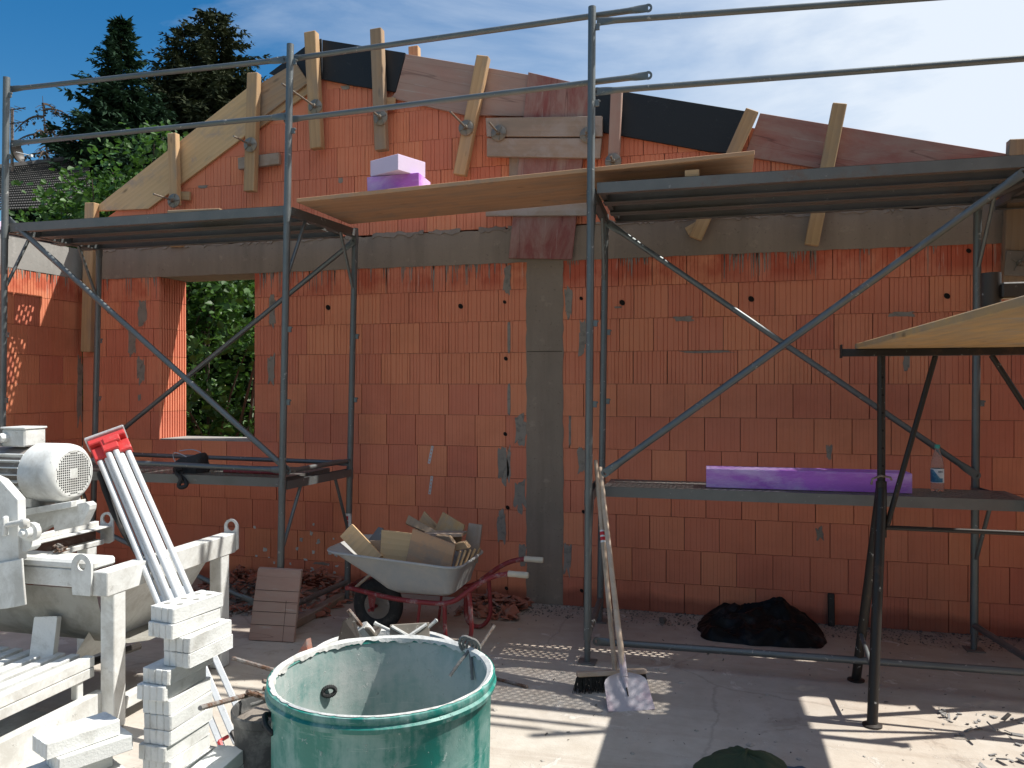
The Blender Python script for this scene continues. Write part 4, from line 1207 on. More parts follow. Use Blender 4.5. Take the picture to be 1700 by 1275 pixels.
# bottle
bp = onY(1556, 818, -0.72); bp.z = 1.068
bt = thing('water_bottle', bp, 'clear water bottle with green cap and blue label on the low deck', 'bottle')
m = MB(); m.lathe(bp, [(0.0, 0.012), (0.020, 0.004), (0.033, 0.002), (0.0365, 0.012), (0.0365, 0.16), (0.034, 0.178), (0.026, 0.215), (0.0165, 0.245), (0.0135, 0.258), (0.0135, 0.268), (0.0122, 0.268), (0.0122, 0.257), (0.015, 0.244), (0.0245, 0.214), (0.0325, 0.178), (0.035, 0.16), (0.035, 0.014), (0.0, 0.016)], 28)
m.build('bottle_body', M['pet'], bt, True)
m = MB(); m.lathe(bp, [(0.0, 0.287), (0.0145, 0.287), (0.0155, 0.284), (0.0155, 0.264), (0.0146, 0.264)], 22); m.build('cap', M['cap_green'], bt, True)
m = MB(); m.lathe(bp, [(0.0368, 0.055), (0.0372, 0.056), (0.0372, 0.140), (0.0368, 0.141)], 28); lb = m.build('bottle_label', M['label_white'], bt, True)
def arc(mb, a0, a1, z0f, z1f, r, n=10):
    V = []
    for k in range(n + 1):
        f = k / n; q = a0 + (a1 - a0) * f
        V += [bp + Vector((cos(q) * r, sin(q) * r, z0f)), bp + Vector((cos(q) * r, sin(q) * r, z1f(f) if callable(z1f) else z1f))]
    mb.add(V, [(2 * k, 2 * k + 2, 2 * k + 3, 2 * k + 1) for k in range(n)])
fa = atan2(CAM.y - bp.y, CAM.x - bp.x)
m = MB(); arc(m, fa - 1.45, fa + 0.9, 0.059, lambda f: 0.136 if f < 0.35 else 0.136 - 0.052 * min(1, (f - 0.35) / 0.45), 0.0376, 16); m.build('label_print', M['label_blue'], bt)
Rf = Matrix.Rotation(fa + pi / 2, 3, 'Z') @ Matrix.Rotation(pi / 2, 3, 'X')
Rt = Matrix.Rotation(0.45, 3, 'Z') @ Rf
fdir = Vector((cos(fa + 0.45), sin(fa + 0.45), 0))
text_mesh('label_text', 'uas', 0.022, M['label_ink'], bt, bp + fdir * 0.0385 + Vector((0, 0, 0.126)), Rt)

# ------------------------------------------------------------------ wheelbarrow
YN, YF = -1.18, -0.74
wb = thing('wheelbarrow', (-0.45, -0.96, 0), 'wheelbarrow with zinc tray and red frame, full of wood offcuts', 'wheelbarrow')
def rrect(cx, cy, z, hx, hy, r, n=7):
    P = []
    for (sx, sy, a0) in ((1, 1, 0), (-1, 1, pi / 2), (-1, -1, pi), (1, -1, 3 * pi / 2)):
        for k in range(n):
            q = a0 + (pi / 2) * k / (n - 1)
            P.append(Vector((cx + sx * (hx - r) + cos(q) * r, cy + sy * (hy - r) + sin(q) * r, z)))
    return P
def tray_sec(f, grow=0.0):
    """f = 0 bottom, 1 rim; the front end slopes strongly"""
    x0 = -0.52 + (-0.97 + 0.52) * f - grow; x1 = -0.125 + (-0.035 + 0.125) * f ** 0.7 + grow
    hy = 0.20 + 0.10 * f ** 0.8 + grow
    P = rrect((x0 + x1) / 2, -0.955, 0, (x1 - x0) / 2, hy, 0.06 + 0.05 * f)
    for p in P:
        u = (p.x - x0) / (x1 - x0)
        ztop = 0.605 - 0.065 * u
        p.z = 0.335 + (ztop - 0.335) * f
    return P
secs = [tray_sec(0.0, -0.03), tray_sec(0.0), tray_sec(0.10, 0.012), tray_sec(0.35), tray_sec(0.7), tray_sec(0.97), tray_sec(1.0, 0.012)]
for p in secs[0]: p.z -= 0.0
inn = [tray_sec(1.0, 0.010), tray_sec(0.97, -0.006), tray_sec(0.7, -0.006), tray_sec(0.35, -0.006), tray_sec(0.08, -0.006), tray_sec(0.03, -0.04)]
for p in inn[0]: p.z += 0.006
m = MB(); n = len(secs[0]); V = []; F = []
allsec = secs + inn
for s in allsec: V += s
for i in range(len(allsec) - 1):
    for k in range(n): F.append((i * n + k, i * n + (k + 1) % n, (i + 1) * n + (k + 1) % n, (i + 1) * n + k))
F.append(tuple(reversed(range(n)))); F.append(tuple((len(allsec) - 1) * n + k for k in range(n)))
m.add(V, F); tray = m.build('tray', M['zinc'], wb, True)
m = MB(); rim = tray_sec(1.0, 0.010)
for p in rim: p.z += 0.0
m.path(rim + [rim[0], rim[1]], 0.0095, 8); m.build('rolled_rim', M['zinc'], tray, True)
def nearline(Y):
    px = [(567, 981), (655, 995), (738, 1003), (758, 996), (778, 981), (800, 965), (822, 955), (846, 952)]
    P = [onY(x, y, YN) for (x, y) in px]
    for p in P: p.y = Y
    return P
for Y in (YN, YF):
    P = nearline(Y)
    P[0].y = -0.955 + (Y + 0.955) * 0.55
    pts = []
    for k in range(len(P) - 1):
        for q in range(4): pts.append(P[k].lerp(P[k + 1], q / 4))
    pts.append(P[-1])
    for _ in range(3): pts = [pts[0]] + [(pts[k - 1] + pts[k] * 2 + pts[k + 1]) / 4 for k in range(1, len(pts) - 1)] + [pts[-1]]
    m = MB(); m.path(pts, 0.0165, 12); fr = m.build('handle_tube', M['red_frame'], wb, True)
    e = P[-1]; m = MB(); m.lathe(e + Vector((-0.01, 0, 0)), [(0.017, 0), (0.0205, 0.004), (0.0190, 0.05), (0.0205, 0.09), (0.0205, 0.125), (0.017, 0.134), (0, 0.136)], 16, (1, 0, -0.02)); m.build('grip', M['grip'], fr, True)
    # leg loop
    a = onY(738, 1003, YN); b = onY(779, 982, YN); a.y = b.y = Y
    f1 = Vector((a.x + 0.005, Y, 0.05)); f2 = Vector((a.x + 0.06, Y, 0.016)); f3 = Vector((a.x + 0.13, Y, 0.02)); f4 = Vector((b.x + 0.02, Y, 0.10))
    pts = [a, a.lerp(f1, .5), f1, f2, f3, f4, f4.lerp(b, .5), b]
    q = []
    for k in range(len(pts) - 1):
        for s in range(4): q.append(pts[k].lerp(pts[k + 1], s / 4))
    q.append(pts[-1])
    for _ in range(3): q = [q[0]] + [(q[k - 1] + q[k] * 2 + q[k + 1]) / 4 for k in range(1, len(q) - 1)] + [q[-1]]
    m = MB(); m.path(q, 0.0145, 10); m.build('leg', M['red_frame'], wb, True)
    c0 = onY(697, 1002, YN); c0.y = Y; m = MB(); m.tube(c0, Vector((c0.x - 0.03, Y, 0.03)), 0.010, 8); m.build('strut', M['red_frame'], wb, True)
    # nose stay from the front tube up to the tray
    m = MB(); g = nearline(Y)[0]; g.y = -0.955 + (Y + 0.955) * 0.55; m.tube(g + Vector((0.05, 0, 0.0)), Vector((-0.66, -0.955 + (Y + .955) * .75, 0.47)), 0.011, 8); m.build('tray_stay', M['wood_grey'] if Y == YN else M['red_frame'], wb, True)
m = MB(); g = nearline(YN)[0]; m.tube(Vector((g.x, YN * .55 - .955 * .45 - .02, g.z)), Vector((g.x, YF * .55 - .955 * .45 + .02, g.z)), 0.0165, 10); m.build('nose_bar', M['red_frame'], wb, True)
wc = onY(628, 1009, -0.955); wc.z = 0.185
m = MB(); pr = [(0.185 + 0.0 - 0.0, 0.0)]
tp = [(0.135 + 0.05 * cos(q) * 1.0, 0.042 * sin(q)) for q in [2 * pi * k / 16 for k in range(16)]]
m.lathe(wc, tp, 40, (0, 1, 0), closed=True); ty = m.build('wheel', M['black_rubber'], wb, True)
m = MB(); m.lathe(wc, [(0.0, -0.030), (0.05, -0.032), (0.10, -0.022), (0.128, -0.030), (0.128, 0.030), (0.10, 0.022), (0.05, 0.032), (0.0, 0.030)], 32, (0, 1, 0)); m.build('rim', M['motor_brown'], ty, True)
for s in (-1, 1):
    m = MB(); m.tube(wc + Vector((0, s * 0.035, 0)), wc + Vector((0, s * 0.15, 0)), 0.011, 10); m.prism([wc + Vector((-.03, s * .10, .09)), wc + Vector((.03, s * .10, .09)), wc + Vector((.014, s * .10, -.02)), wc + Vector((-.014, s * .10, -.02))], (0, s * 0.006, 0)); m.build('axle_bracket', M['red_frame'], wb)

text_mesh('embossed_letters', 'KITO', 0.075, M['zinc'], tray, onY(692, 957, -1.214), Matrix.Rotation(radians(90 + 19), 3, 'X'), 0.0015)
# wood offcuts thrown into the tray
def offcut(pts, Y, t, mat, label, tilt=0.0, g=None, dy=0.0):
    """outline seen from the yard, standing in the tray; 'tilt' leans the top backwards"""
    P = [onY(x, y, Y) for (x, y) in pts]
    zb = min(p.z for p in P)
    Q = []
    for (x, y), p in zip(pts, P):
        yy = Y + (p.z - zb) * tilt
        Q.append(onY(x, y, yy))
    nrm = (Q[1] - Q[0]).cross(Q[2] - Q[0]).normalized()
    if nrm.y < 0: nrm = -nrm
    gr = onY(*g[1], Y) - onY(*g[0], Y) if g else None
    return tag(slab('wood_offcut', Q, nrm * t, M[mat], None, gr), label, 'wood offcut')
offcut([(564, 890), (584, 869), (634, 922), (612, 940)], -1.10, 0.028, 'wood_new', 'orange board end poking out over the nose of the wheelbarrow', 0.35)
offcut([(633, 879), (690, 886), (690, 950), (630, 940)], -1.06, 0.04, 'wood_new', 'thick pale board with a knot standing in the wheelbarrow', 0.15)
offcut([(685, 877), (756, 904), (745, 960), (672, 940)], -1.125, 0.022, 'ply', 'large pinkish plywood offcut at the front of the wheelbarrow load', 0.12)
offcut([(735, 849), (771, 871), (760, 915), (716, 890)], -0.86, 0.022, 'ply_yellow', 'tilted plywood square on top of the wheelbarrow load', 0.25, ((735, 849), (716, 890)))
offcut([(778, 868), (800, 871), (792, 935), (766, 930)], -0.80, 0.022, 'wood_grey', 'grey upright offcut at the handle end of the wheelbarrow', 0.1, ((790, 868), (780, 930)))
offcut([(704, 848), (727, 872), (712, 905), (688, 880)], -0.78, 0.02, 'wood', 'small brown offcut at the very back of the wheelbarrow load', 0.2)
offcut([(673, 868), (678, 854), (730, 884), (728, 892)], -0.92, 0.03, 'wood_old', 'dark thin board slanting down into the wheelbarrow load', 0.6)
offcut([(628, 874), (636, 876), (632, 915), (612, 895)], -0.88, 0.02, 'galv_dark', 'grey sheet metal scrap behind the pale board in the wheelbarrow', 0.5)
offcut([(700, 885), (767, 886), (766, 891), (700, 893)], -0.95, 0.12, 'wood_grey', 'pale flat lath lying across the wheelbarrow load', 0.0)
offcut([(756, 902), (770, 899), (778, 910), (756, 914)], -0.98, 0.06, 'wood', 'orange wood chunk beside the large plywood offcut', 0.0)
offcut([(722, 888), (745, 890), (755, 903), (730, 900)], -1.0, 0.05, 'wood_old', 'dark wood wedge under the flat lath', 0.0)
offcut([(614, 897), (632, 896), (632, 915), (618, 912)], -0.98, 0.03, 'wood_old', 'shadowed offcut behind the orange board end', 0.2)
for k in range(5):
    x = 763 + k * 8.0
    tag(plank('kindling_strip', onY(x - 10, 950 - k * 4, -1.06 + k * 0.055), onY(x + 2, 914 - k * 1.2, -1.02 + k * 0.055), 0.030, 0.016, M['wood_new'] if k % 2 else M['wood'], None, thick=(0.9, 0.3, 0)), 'thin slat in the fan of slats at the wheelbarrow rear', 'wood slat', 'fan of slats in the wheelbarrow')

# ------------------------------------------------------------------ green barrel tub
tc_ = at(636, 1113, 2.75); TR = 0.388; zr = tc_.z
tb = thing('mortar_barrel', (tc_.x, tc_.y, 0), 'big green plastic barrel with lime-crusted rim in the foreground', 'barrel')
c0 = Vector((tc_.x, tc_.y, 0))
def wob(m, amp=0.004, sc=5):
    for p in m.v:
        d = Vector((p.x - c0.x, p.y - c0.y, 0))
        if d.length > 0.05:
            p += d.normalized() * amp * mnoise.noise(Vector((p.x * sc, p.y * sc, p.z * sc)))
m = MB(); m.lathe(c0, [(0.0, 0.004), (TR - 0.055, 0.004), (TR - 0.03, 0.02), (TR - 0.022, 0.10), (TR - 0.012, 0.45), (TR - 0.010, zr - 0.055), (TR - 0.004, zr - 0.045)], 72); wob(m); m.build('shell', M['green_out'], tb, True)
m = MB(); m.lathe(c0, [(TR - 0.018, zr - 0.012), (TR - 0.024, zr - 0.06), (TR - 0.030, 0.30), (TR - 0.045, 0.05), (TR - 0.09, 0.025), (0, 0.022)], 72); wob(m, 0.007, 9); m.build('inside', M['green_in'], tb, True)
m = MB(); m.lathe(c0, [(TR - 0.014, zr - 0.058), (TR + 0.006, zr - 0.050), (TR + 0.010, zr - 0.034), (TR + 0.002, zr - 0.026), (TR + 0.006, zr - 0.016), (TR + 0.004, zr - 0.003), (TR - 0.006, zr), (TR - 0.016, zr - 0.004), (TR - 0.022, zr - 0.02)], 72); wob(m, 0.003, 7); rimo = m.build('rim', M['green_out'], tb, True)
crust = MB()
for k in range(240):
    q = k / 240 * 2 * pi; q2 = (k + 1) / 240 * 2 * pi
    V = []
    for a in (q, q2):
        nz = mnoise.noise(Vector((cos(a) * 4, sin(a) * 4, 1.3))); n2 = nz * 0.6 + mnoise.noise(Vector((cos(a) * 19, sin(a) * 19, 4.3)))
        for (r_, h) in ((TR - 0.001 - 0.008 * max(0, -n2), zr + 0.0008), (TR - 0.008, zr + 0.004 + 0.004 * nz), (TR - 0.022 - 0.004 * nz, zr - 0.004), (TR - 0.0245 - 0.003 * n2, zr - 0.016 - 0.014 * n2)):
            V.append(c0 + Vector((cos(a) * r_, sin(a) * r_, h)))
    crust.add(V, [(i, i + 1, i + 5, i + 4) for i in range(3)])
crust.build('mortar_crust', M['rim_dust'], rimo, True)
def rope(pts, r, name, par, mat='rope', tw=0.5):
    P = [Vector(p) for p in pts]
    for _ in range(2):
        Q = [P[0]]
        for k in range(len(P) - 1): Q += [P[k].lerp(P[k + 1], .25), P[k].lerp(P[k + 1], .75)]
        Q.append(P[-1]); P = Q
    m = MB(); m.path(P, r, 8, [r * (1 + 0.18 * (k % 2)) for k in range(len(P))]); return m.build(name, M[mat], par, True)
# rope grip outside left, knot over the far rim, loop inside
def rimpt(q, r, h): return c0 + Vector((cos(q) * r, sin(q) * r, h))
qa = radians(213)
rope([rimpt(qa - 0.07, TR - 0.012, zr - 0.115), rimpt(qa - 0.05, TR + 0.008, zr - 0.108), rimpt(qa + 0.02, TR + 0.010, zr - 0.112), rimpt(qa + 0.10, TR + 0.008, zr - 0.125), rimpt(qa + 0.16, TR - 0.012, zr - 0.145)], 0.0085, 'rope_grip', tb, 'black_rubber')
rope([rimpt(qa - 0.06, TR + 0.004, zr - 0.128), rimpt(qa + 0.0, TR + 0.010, zr - 0.126), rimpt(qa + 0.06, TR + 0.010, zr - 0.130)], 0.008, 'rope_grip', tb, 'black_rubber')
qb = radians(54)
kn = rimpt(qb, TR - 0.012, zr + 0.012)
for k in range(3):
    pts = []
    for s in range(13):
        a = 2 * pi * s / 12
        pts.append(kn + Vector((0.026 * cos(a) + (k - 1) * 0.014, -0.012 * sin(a), 0.034 * sin(a) - 0.004 * k)))
    rope(pts, 0.0058, 'rope_knot', tb)
rope([kn + Vector((0, -.01, -.02)), kn + Vector((-.03, -.05, -.06)), kn + Vector((-.055, -.07, -.10))], 0.0058, 'rope_tail', tb)
rope([kn + Vector((0.006, -.01, -.02)), kn + Vector((0.022, -.045, -.07)), kn + Vector((0.03, -.06, -.11))], 0.0058, 'rope_tail', tb)
m = MB(); pst = kn + Vector((0.03, 0.035, -0.02)); m.tube(pst, pst + Vector((0.045, 0.05, 0.075)), 0.006, 8); m.build('pin', M['rust'], tb, True)
qc = radians(150)
l0 = rimpt(qc, TR - 0.034, zr - 0.17)
pts = [l0 + Vector((0.012 * cos(a) * 1.6 + 0.004, 0.0 + 0.016 * cos(a), 0.018 * sin(a) - 0.0)) for a in [2 * pi * s / 12 for s in range(13)]]
rope(pts, 0.0075, 'inner_loop', tb, 'black_rubber')

# ------------------------------------------------------------------ second tub behind it with shuttering irons
t2 = at(640, 1083, 3.50); R2 = 0.335; c2 = Vector((t2.x, t2.y, 0)); z2 = t2.z
tb2 = thing('iron_tub', c2, 'lime-crusted black tub of shuttering irons behind the green barrel', 'tub')
m = MB(); m.lathe(c2, [(0, 0.004), (R2 - 0.07, 0.004), (R2 - 0.05, 0.03), (R2 - 0.012, z2 - 0.05), (R2 + 0.004, z2 - 0.04), (R2 + 0.004, z2 - 0.006), (R2 - 0.006, z2), (R2 - 0.016, z2 - 0.01), (R2 - 0.055, 0.05), (0, 0.04)], 48); m.build('shell', M['bucket'], tb2, True)
m = MB(); m.lathe(c2, [(R2 + 0.006, z2 - 0.02), (R2 + 0.008, z2 - 0.004), (R2 - 0.004, z2 + 0.006), (R2 - 0.024, z2 + 0.002), (R2 - 0.03, z2 - 0.04)], 48); m.build('crust', M['rim_dust'], tb2, True)
m = MB(); m.lathe(c2, [(0, z2 - 0.10), (R2 - 0.04, z2 - 0.12)], 32)
for p in m.v: p.z += 0.05 * mnoise.noise(Vector((p.x * 9, p.y * 9, 0)))
m.build('contents', M['black_rubber'], tb2, True)
# contents: threaded rod with a wing nut, ribbed plate, bars
w1 = at(598, 1036, 3.42)
g = thing('threaded_rod', w1 - Vector((0, 0, .1)), 'rusty threaded rod with a limed wing nut sticking out of the iron tub', 'threaded rod')
a = at(578, 1012, 3.40); b = at(622, 1066, 3.44)
m = MB(); m.path([a.lerp(b, k / 24) for k in range(25)], .01, 8, [0.0105 if k % 2 else 0.0088 for k in range(25)]); m.build('rod', M['rust'], g, True)
ax = (b - a).normalized()
m = MB(); nc = a.lerp(b, 0.5); m.tube(nc, nc + ax * 0.06, 0.03, 8, 0.034); m.build('nut', M['rim_dust'], g, True)
m = MB()
for s in (-1, 1):
    u = ax.cross(Vector((0, 0.3, 1))).normalized() * s
    m.box(nc + ax * 0.03 + u * 0.05, (0.05, 0.05, 0.014), Matrix((u, ax, u.cross(ax))).transposed(), 0.004)
m.lathe(nc + ax * 0.055, [(0, 0), (0.065, 0), (0.062, 0.006), (0, 0.008)], 20, ax)
m.build('wing', M['tie'], g)
m = MB(); pc = [at(647, 1037, 3.40), at(712, 1033, 3.44), at(713, 1075, 3.40), at(646, 1078, 3.36)]
o = slab('ribbed_plate', pc, (0, 0.008, 0), M['tie'], None); tag(o, 'square ribbed steel plate standing in the iron tub', 'steel plate')
m = MB()
for (p, q) in ((pc[0], pc[2]), (pc[1], pc[3])):
    m.tube(p.lerp(q, .05) + Vector((0, -.004, 0)), p.lerp(q, .95) + Vector((0, -.004, 0)), 0.008, 6)
m.build('rib', M['rim_dust'], o)
for k, (pa, pb, l_) in enumerate((((725, 1029), (690, 1060), 'limed bar end beside the ribbed plate'), ((622, 1034), (660, 1052), 'pale bent bar between the wing nut and the ribbed plate'))):
    m = MB(); A_ = at(*pa, 3.45); B_ = at(*pb, 3.42); m.tube(A_, B_, 0.008, 8, 0.007); m.lathe(A_, [(0, -0.004), (0.010, 0), (0.008, 0.01)], 8, (B_ - A_)); tag(m.build('iron_bar', M['rim_dust'], None, True), l_ + ' in the iron tub', 'iron bar')
pp = [at(556, 1078, 3.30), at(569, 1030, 3.36), at(585, 1020, 3.40), at(600, 1075, 3.36)]
tag(slab('steel_sheet', pp, (0.004, 0.008, 0), M['steel_black'], None), 'black steel sheet leaning in the iron tub under the threaded rod', 'steel sheet')
pp = [at(490, 1090, 3.66), at(508, 1060, 3.68), at(512, 1085, 3.66), at(505, 1098, 3.64)]
tag(slab('clay_shard', pp, (0.01, 0.03, 0), M['shard'], None), 'pointed orange clay shard beside the iron tub', 'clay shard')

# ------------------------------------------------------------------ bucket with reinforcing bars
b3 = at(452, 1170, 3.02); c3 = Vector((b3.x, b3.y, 0)); z3 = b3.z
bk = thing('mortar_bucket', c3, 'dusty black bucket holding bent reinforcing bars beside the green barrel', 'bucket')
m = MB(); m.lathe(c3, [(0, 0.003), (0.115, 0.003), (0.122, 0.02), (0.142, z3 - 0.04), (0.150, z3 - 0.034), (0.152, z3 - 0.006), (0.147, z3), (0.140, z3 - 0.01), (0.118, 0.03), (0, 0.02)], 40); m.build('shell', M['bucket'], bk, True)
m = MB(); m.lathe(c3, [(0, z3 - 0.03), (0.08, z3 - 0.02), (0.139, z3 - 0.05)], 24); m.build('contents', M['mortar'], bk, True)
def rebar(pts, r, label, mat='rust'):
    P = [Vector(p) for p in pts]; Q = []
    for k in range(len(P) - 1):
        n = max(6, int((P[k + 1] - P[k]).length / 0.009))
        Q += [P[k].lerp(P[k + 1], s / n) for s in range(n)]
    Q.append(P[-1]); m = MB(); m.path(Q, r, 8, [r * (1.14 if s % 2 else 0.92) for s in range(len(Q))])
    return tag(m.build('reinforcing_bar', M[mat], None, True), label, 'reinforcing bar')
rebar([at(332, 1175, 2.55), at(424, 1150, 2.95), c3 + Vector((0.04, 0.02, z3 - 0.02))], 0.0085, 'grey limed bar reaching from the bucket over the brick stack')
rebar([at(386, 1092, 3.10), at(458, 1113, 3.06), c3 + Vector((0.10, 0.03, z3 + 0.0))], 0.008, 'dark bar rising highest out of the bucket')
rebar([at(410, 1148, 2.85), at(440, 1158, 2.92), c3 + Vector((0.08, -0.03, z3 - 0.01))], 0.0085, 'orange rusty bar with its cut end over the bucket rim')
rebar([at(436, 1130, 2.94), c3 + Vector((0.09, 0.04, z3 + 0.05)), c3 + Vector((0.11, 0.02, z3 - 0.03))], 0.0075, 'thin rusty bar against the green barrel')
rebar([at(437, 1142, 2.88), at(470, 1150, 2.92), c3 + Vector((0.10, -0.02, z3 - 0.03))], 0.009, 'thick dark bar end between the bucket and the barrel')
rebar([at(416, 1170, 2.92), at(450, 1160, 2.94), at(470, 1172, 2.94)], 0.007, 'limed bar lying across the bucket mouth', 'rope')
rebar([onZ(876, 1140, 0.009), onZ(770, 1112, 0.009)], 0.009, 'reinforcing bar lying on the floor behind the green barrel')

# ------------------------------------------------------------------ sand-lime bricks
LB, WB_, HB = 0.235, 0.112, 0.0500
def sl_mesh(v):
    r = random.Random(v); hx, hy, hz = WB_ / 2, LB / 2, HB / 2
    prof = []
    for (s, rev) in ((-1, False), (1, True)):
        row = [(-hx, s * (hy - 0.004)), (-hx + 0.004, s * hy)]
        for g in (-0.028, 0.0, 0.029):
            row += [(g - 0.004, s * hy), (g, s * (hy - 0.004)), (g + 0.004, s * hy)]
        row += [(hx - 0.004, s * hy), (hx, s * (hy - 0.004))]
        prof += row if not rev else row[::-1]
    n = len(prof); V = []
    for (z, k) in ((-hz, 0.985), (-hz + 0.003, 1), (hz - 0.003, 1), (hz, 0.985)):
        for (x, y) in prof: V.append((x * k + r.uniform(-.0011, .0011), y * (1 - (1 - k) * .5) + r.uniform(-.0011, .0011), z + r.uniform(-.0004, .0004)))
    F = [tuple(reversed(range(n))), tuple(range(3 * n, 4 * n))]
    for i in range(3): F += [(i * n + k, i * n + (k + 1) % n, (i + 1) * n + (k + 1) % n, (i + 1) * n + k) for k in range(n)]
    me = bpy.data.meshes.new('sand_lime_brick'); me.from_pydata(V, [], F); me.materials.append(M['sandlime']); me.update(); return me
SL = [sl_mesh(k) for k in range(5)]
def slb(c, rz, label, group, rx=0.0, var=None):
    o = bpy.data.objects.new('sand_lime_brick', SL[random.randrange(5) if var is None else var])
    link(o, None, c, Matrix.Rotation(rz, 3, 'Z') @ Matrix.Rotation(rx, 3, 'X')); return tag(o, label, 'brick', group)
s0 = at(302, 995, 2.83); 
corn = [450, 440, 560, 575, 370, 320, 350, 370, 370, 340, 350, 395, 400, 380, 410, 390, 400, 395]
rots = [-9, -8, -2, -4, -3, 0, 1, 0, -1, -2, 2, 1, 0, 2, -1, 0, 1, 0]
nlay = int(round((s0.z) / (HB + 0.0026)))
ords = ['topmost', 'second', 'third', 'fourth', 'fifth', 'sixth', 'seventh', 'eighth', 'ninth', 'tenth', 'eleventh', 'twelfth', 'thirteenth', 'fourteenth', 'fifteenth', 'sixteenth', 'seventeenth', 'eighteenth', 'nineteenth', 'twentieth']
for k in range(nlay):
    kk = min(k, len(corn) - 1)
    dx = (corn[kk] - 400) / 4.32 / 470.0
    z = (nlay - 1 - k) * (HB + 0.0026) + HB / 2 + 0.0006
    lab = ('topmost' if k == 0 else ords[k] + ' from the top') if k < 20 else 'low'
    p = Vector((s0.x + dx * 0.6, s0.y + dx * 0.35 + random.uniform(-.008, .008), z))
    o = slb(p, radians(rots[kk]), 'white sand-lime brick, ' + lab + ' of the tall leaning stack', 'tall stack of white bricks')
    if k == 0:
        for (hx, hy) in ((-.025, -.07), (.025, -.06), (-.02, 0.0), (.03, .01), (-.025, .07), (.025, .075)):
            m = MB(); m.lathe(p + Matrix.Rotation(radians(rots[0]), 3, 'Z') @ Vector((hx, hy, HB / 2 + 0.0006)), [(0, 0), (0.012, 0)], 12); m.build('grip_hole', M['grey_sludge'], o)
    if k >= 11:
        slb(p + Vector((0.122, 0.03, 0)), radians(rots[kk] + 3), 'white sand-lime brick in the foot of the tall stack, ' + ords[k - 11] + ' of its second row', 'second row of the tall brick stack')
# small stack at the saw's corner
s1 = at(128, 1205, 2.62); n1 = int(s1.z / (HB + .0026))
for k in range(n1):
    dxx = (0.0, 0.035, -0.02, 0.02)[k % 4]
    z = (n1 - 1 - k) * (HB + 0.0026) + HB / 2 + 0.0006
    slb(Vector((s1.x + dxx, s1.y + (0, .02, -.01)[k % 3], z)), radians((-24, -27, -22, -25)[k % 4]), 'white sand-lime brick, ' + ('topmost' if k == 0 else ords[k] + ' from the top') + ' of the low stack at the saw', 'low stack of white bricks')
slb(at(75, 1072, 3.95).xy.to_3d() + Vector((0, 0, 0.43)), radians(20), 'grey brick leaning inside the saw tank', 'brick in the saw', rx=radians(75))

# ------------------------------------------------------------------ stone saw
sw_ = thing('stone_saw', (-1.8, -2.4, 0), 'white stone cutting saw with motor, caked in lime dust', 'stone saw')
RX, RX2 = -1.365, -2.34
Y0S, Y1S, ZT = -2.80, -1.74, 0.800
def sbox(name, c, s, mat='white', rot=None, bev=0.004, par=None): 
    m = MB(); m.box(c, s, rot, bev); return m.build(name, M[mat], par or sw_)
sbox('frame_rail', (RX, (Y0S + Y1S) / 2, ZT - 0.06), (0.09, Y1S - Y0S, 0.12))
# left rail: open channel with brown inside
sbox('rail_flange', (RX2 + .02, (Y0S + Y1S) / 2, ZT - 0.006), (0.12, Y1S - Y0S + .04, 0.012))
sbox('rail_flange', (RX2, (Y0S + Y1S) / 2, ZT - 0.104), (0.09, Y1S - Y0S, 0.032))
sbox('rail_web', (RX2 - 0.02, (Y0S + Y1S) / 2, ZT - 0.055), (0.02, Y1S - Y0S - .02, 0.10), 'brown_rail')
sbox('guide_bar', (RX2 + .015, (Y0S + Y1S) / 2 + .02, ZT + 0.018), (0.035, Y1S - Y0S - .1, 0.035))
def eye(name, c, w, h, t, hole_r, hole_up):
    """plate with a round top and a real hole, facing the yard (normal = y)"""
    m = MB(); n = 28; r = w / 2; cz = h - r
    outer = []; inner = []
    for k in range(n):
        q = 2 * pi * k / n + pi / n
        inner.append(Vector((cos(q) * hole_r, 0, hole_up + sin(q) * hole_r)))
        d = Vector((cos(q), 0, sin(q)))
        # ray from the hole centre to the outline
        best = None
        for s in range(1, 400):
            p = Vector((0, 0, hole_up)) + d * (s * 0.001)
            inside = abs(p.x) <= r and p.z >= 0 and (p.z <= cz or (p.x ** 2 + (p.z - cz) ** 2) <= r * r)
            if not inside: break
            best = p
        outer.append(best)
    V = []
    for P in (outer, inner):
        for dy in (-t / 2, t / 2): V += [Vector(c) + p + Vector((0, dy, 0)) for p in P]
    F = []
    for k in range(n):
        k2 = (k + 1) % n
        F += [(k, k2, 2 * n + k2, 2 * n + k), (n + k, 3 * n + k, 3 * n + k2, n + k2), (k, n + k, n + k2, k2), (2 * n + k, 2 * n + k2, 3 * n + k2, 3 * n + k)]
    m.add(V, F); return m.build(name, M['white'], sw_)
e0 = onY(136, 988, Y0S - 0.012)
eye('lifting_eye', (e0.x, Y0S - 0.010, e0.z), 0.118, 0.205, 0.014, 0.027, 0.150)
eye('lifting_eye', (RX + .01, Y1S + 0.008, ZT - 0.12), 0.098, 0.205, 0.012, 0.030, 0.160)
eye('lifting_eye', (RX2 + .04, Y1S + 0.030, ZT - 0.12), 0.10, 0.205, 0.012, 0.030, 0.160)
# legs
for (x, y) in ((RX, Y0S + 0.09), (RX, Y1S - 0.10), (RX2, Y0S + 0.09), (RX2, Y1S - 0.10)):
    sbox('leg', (x, y, (ZT - 0.12) / 2 + .002), (0.082, 0.082, ZT - 0.124))
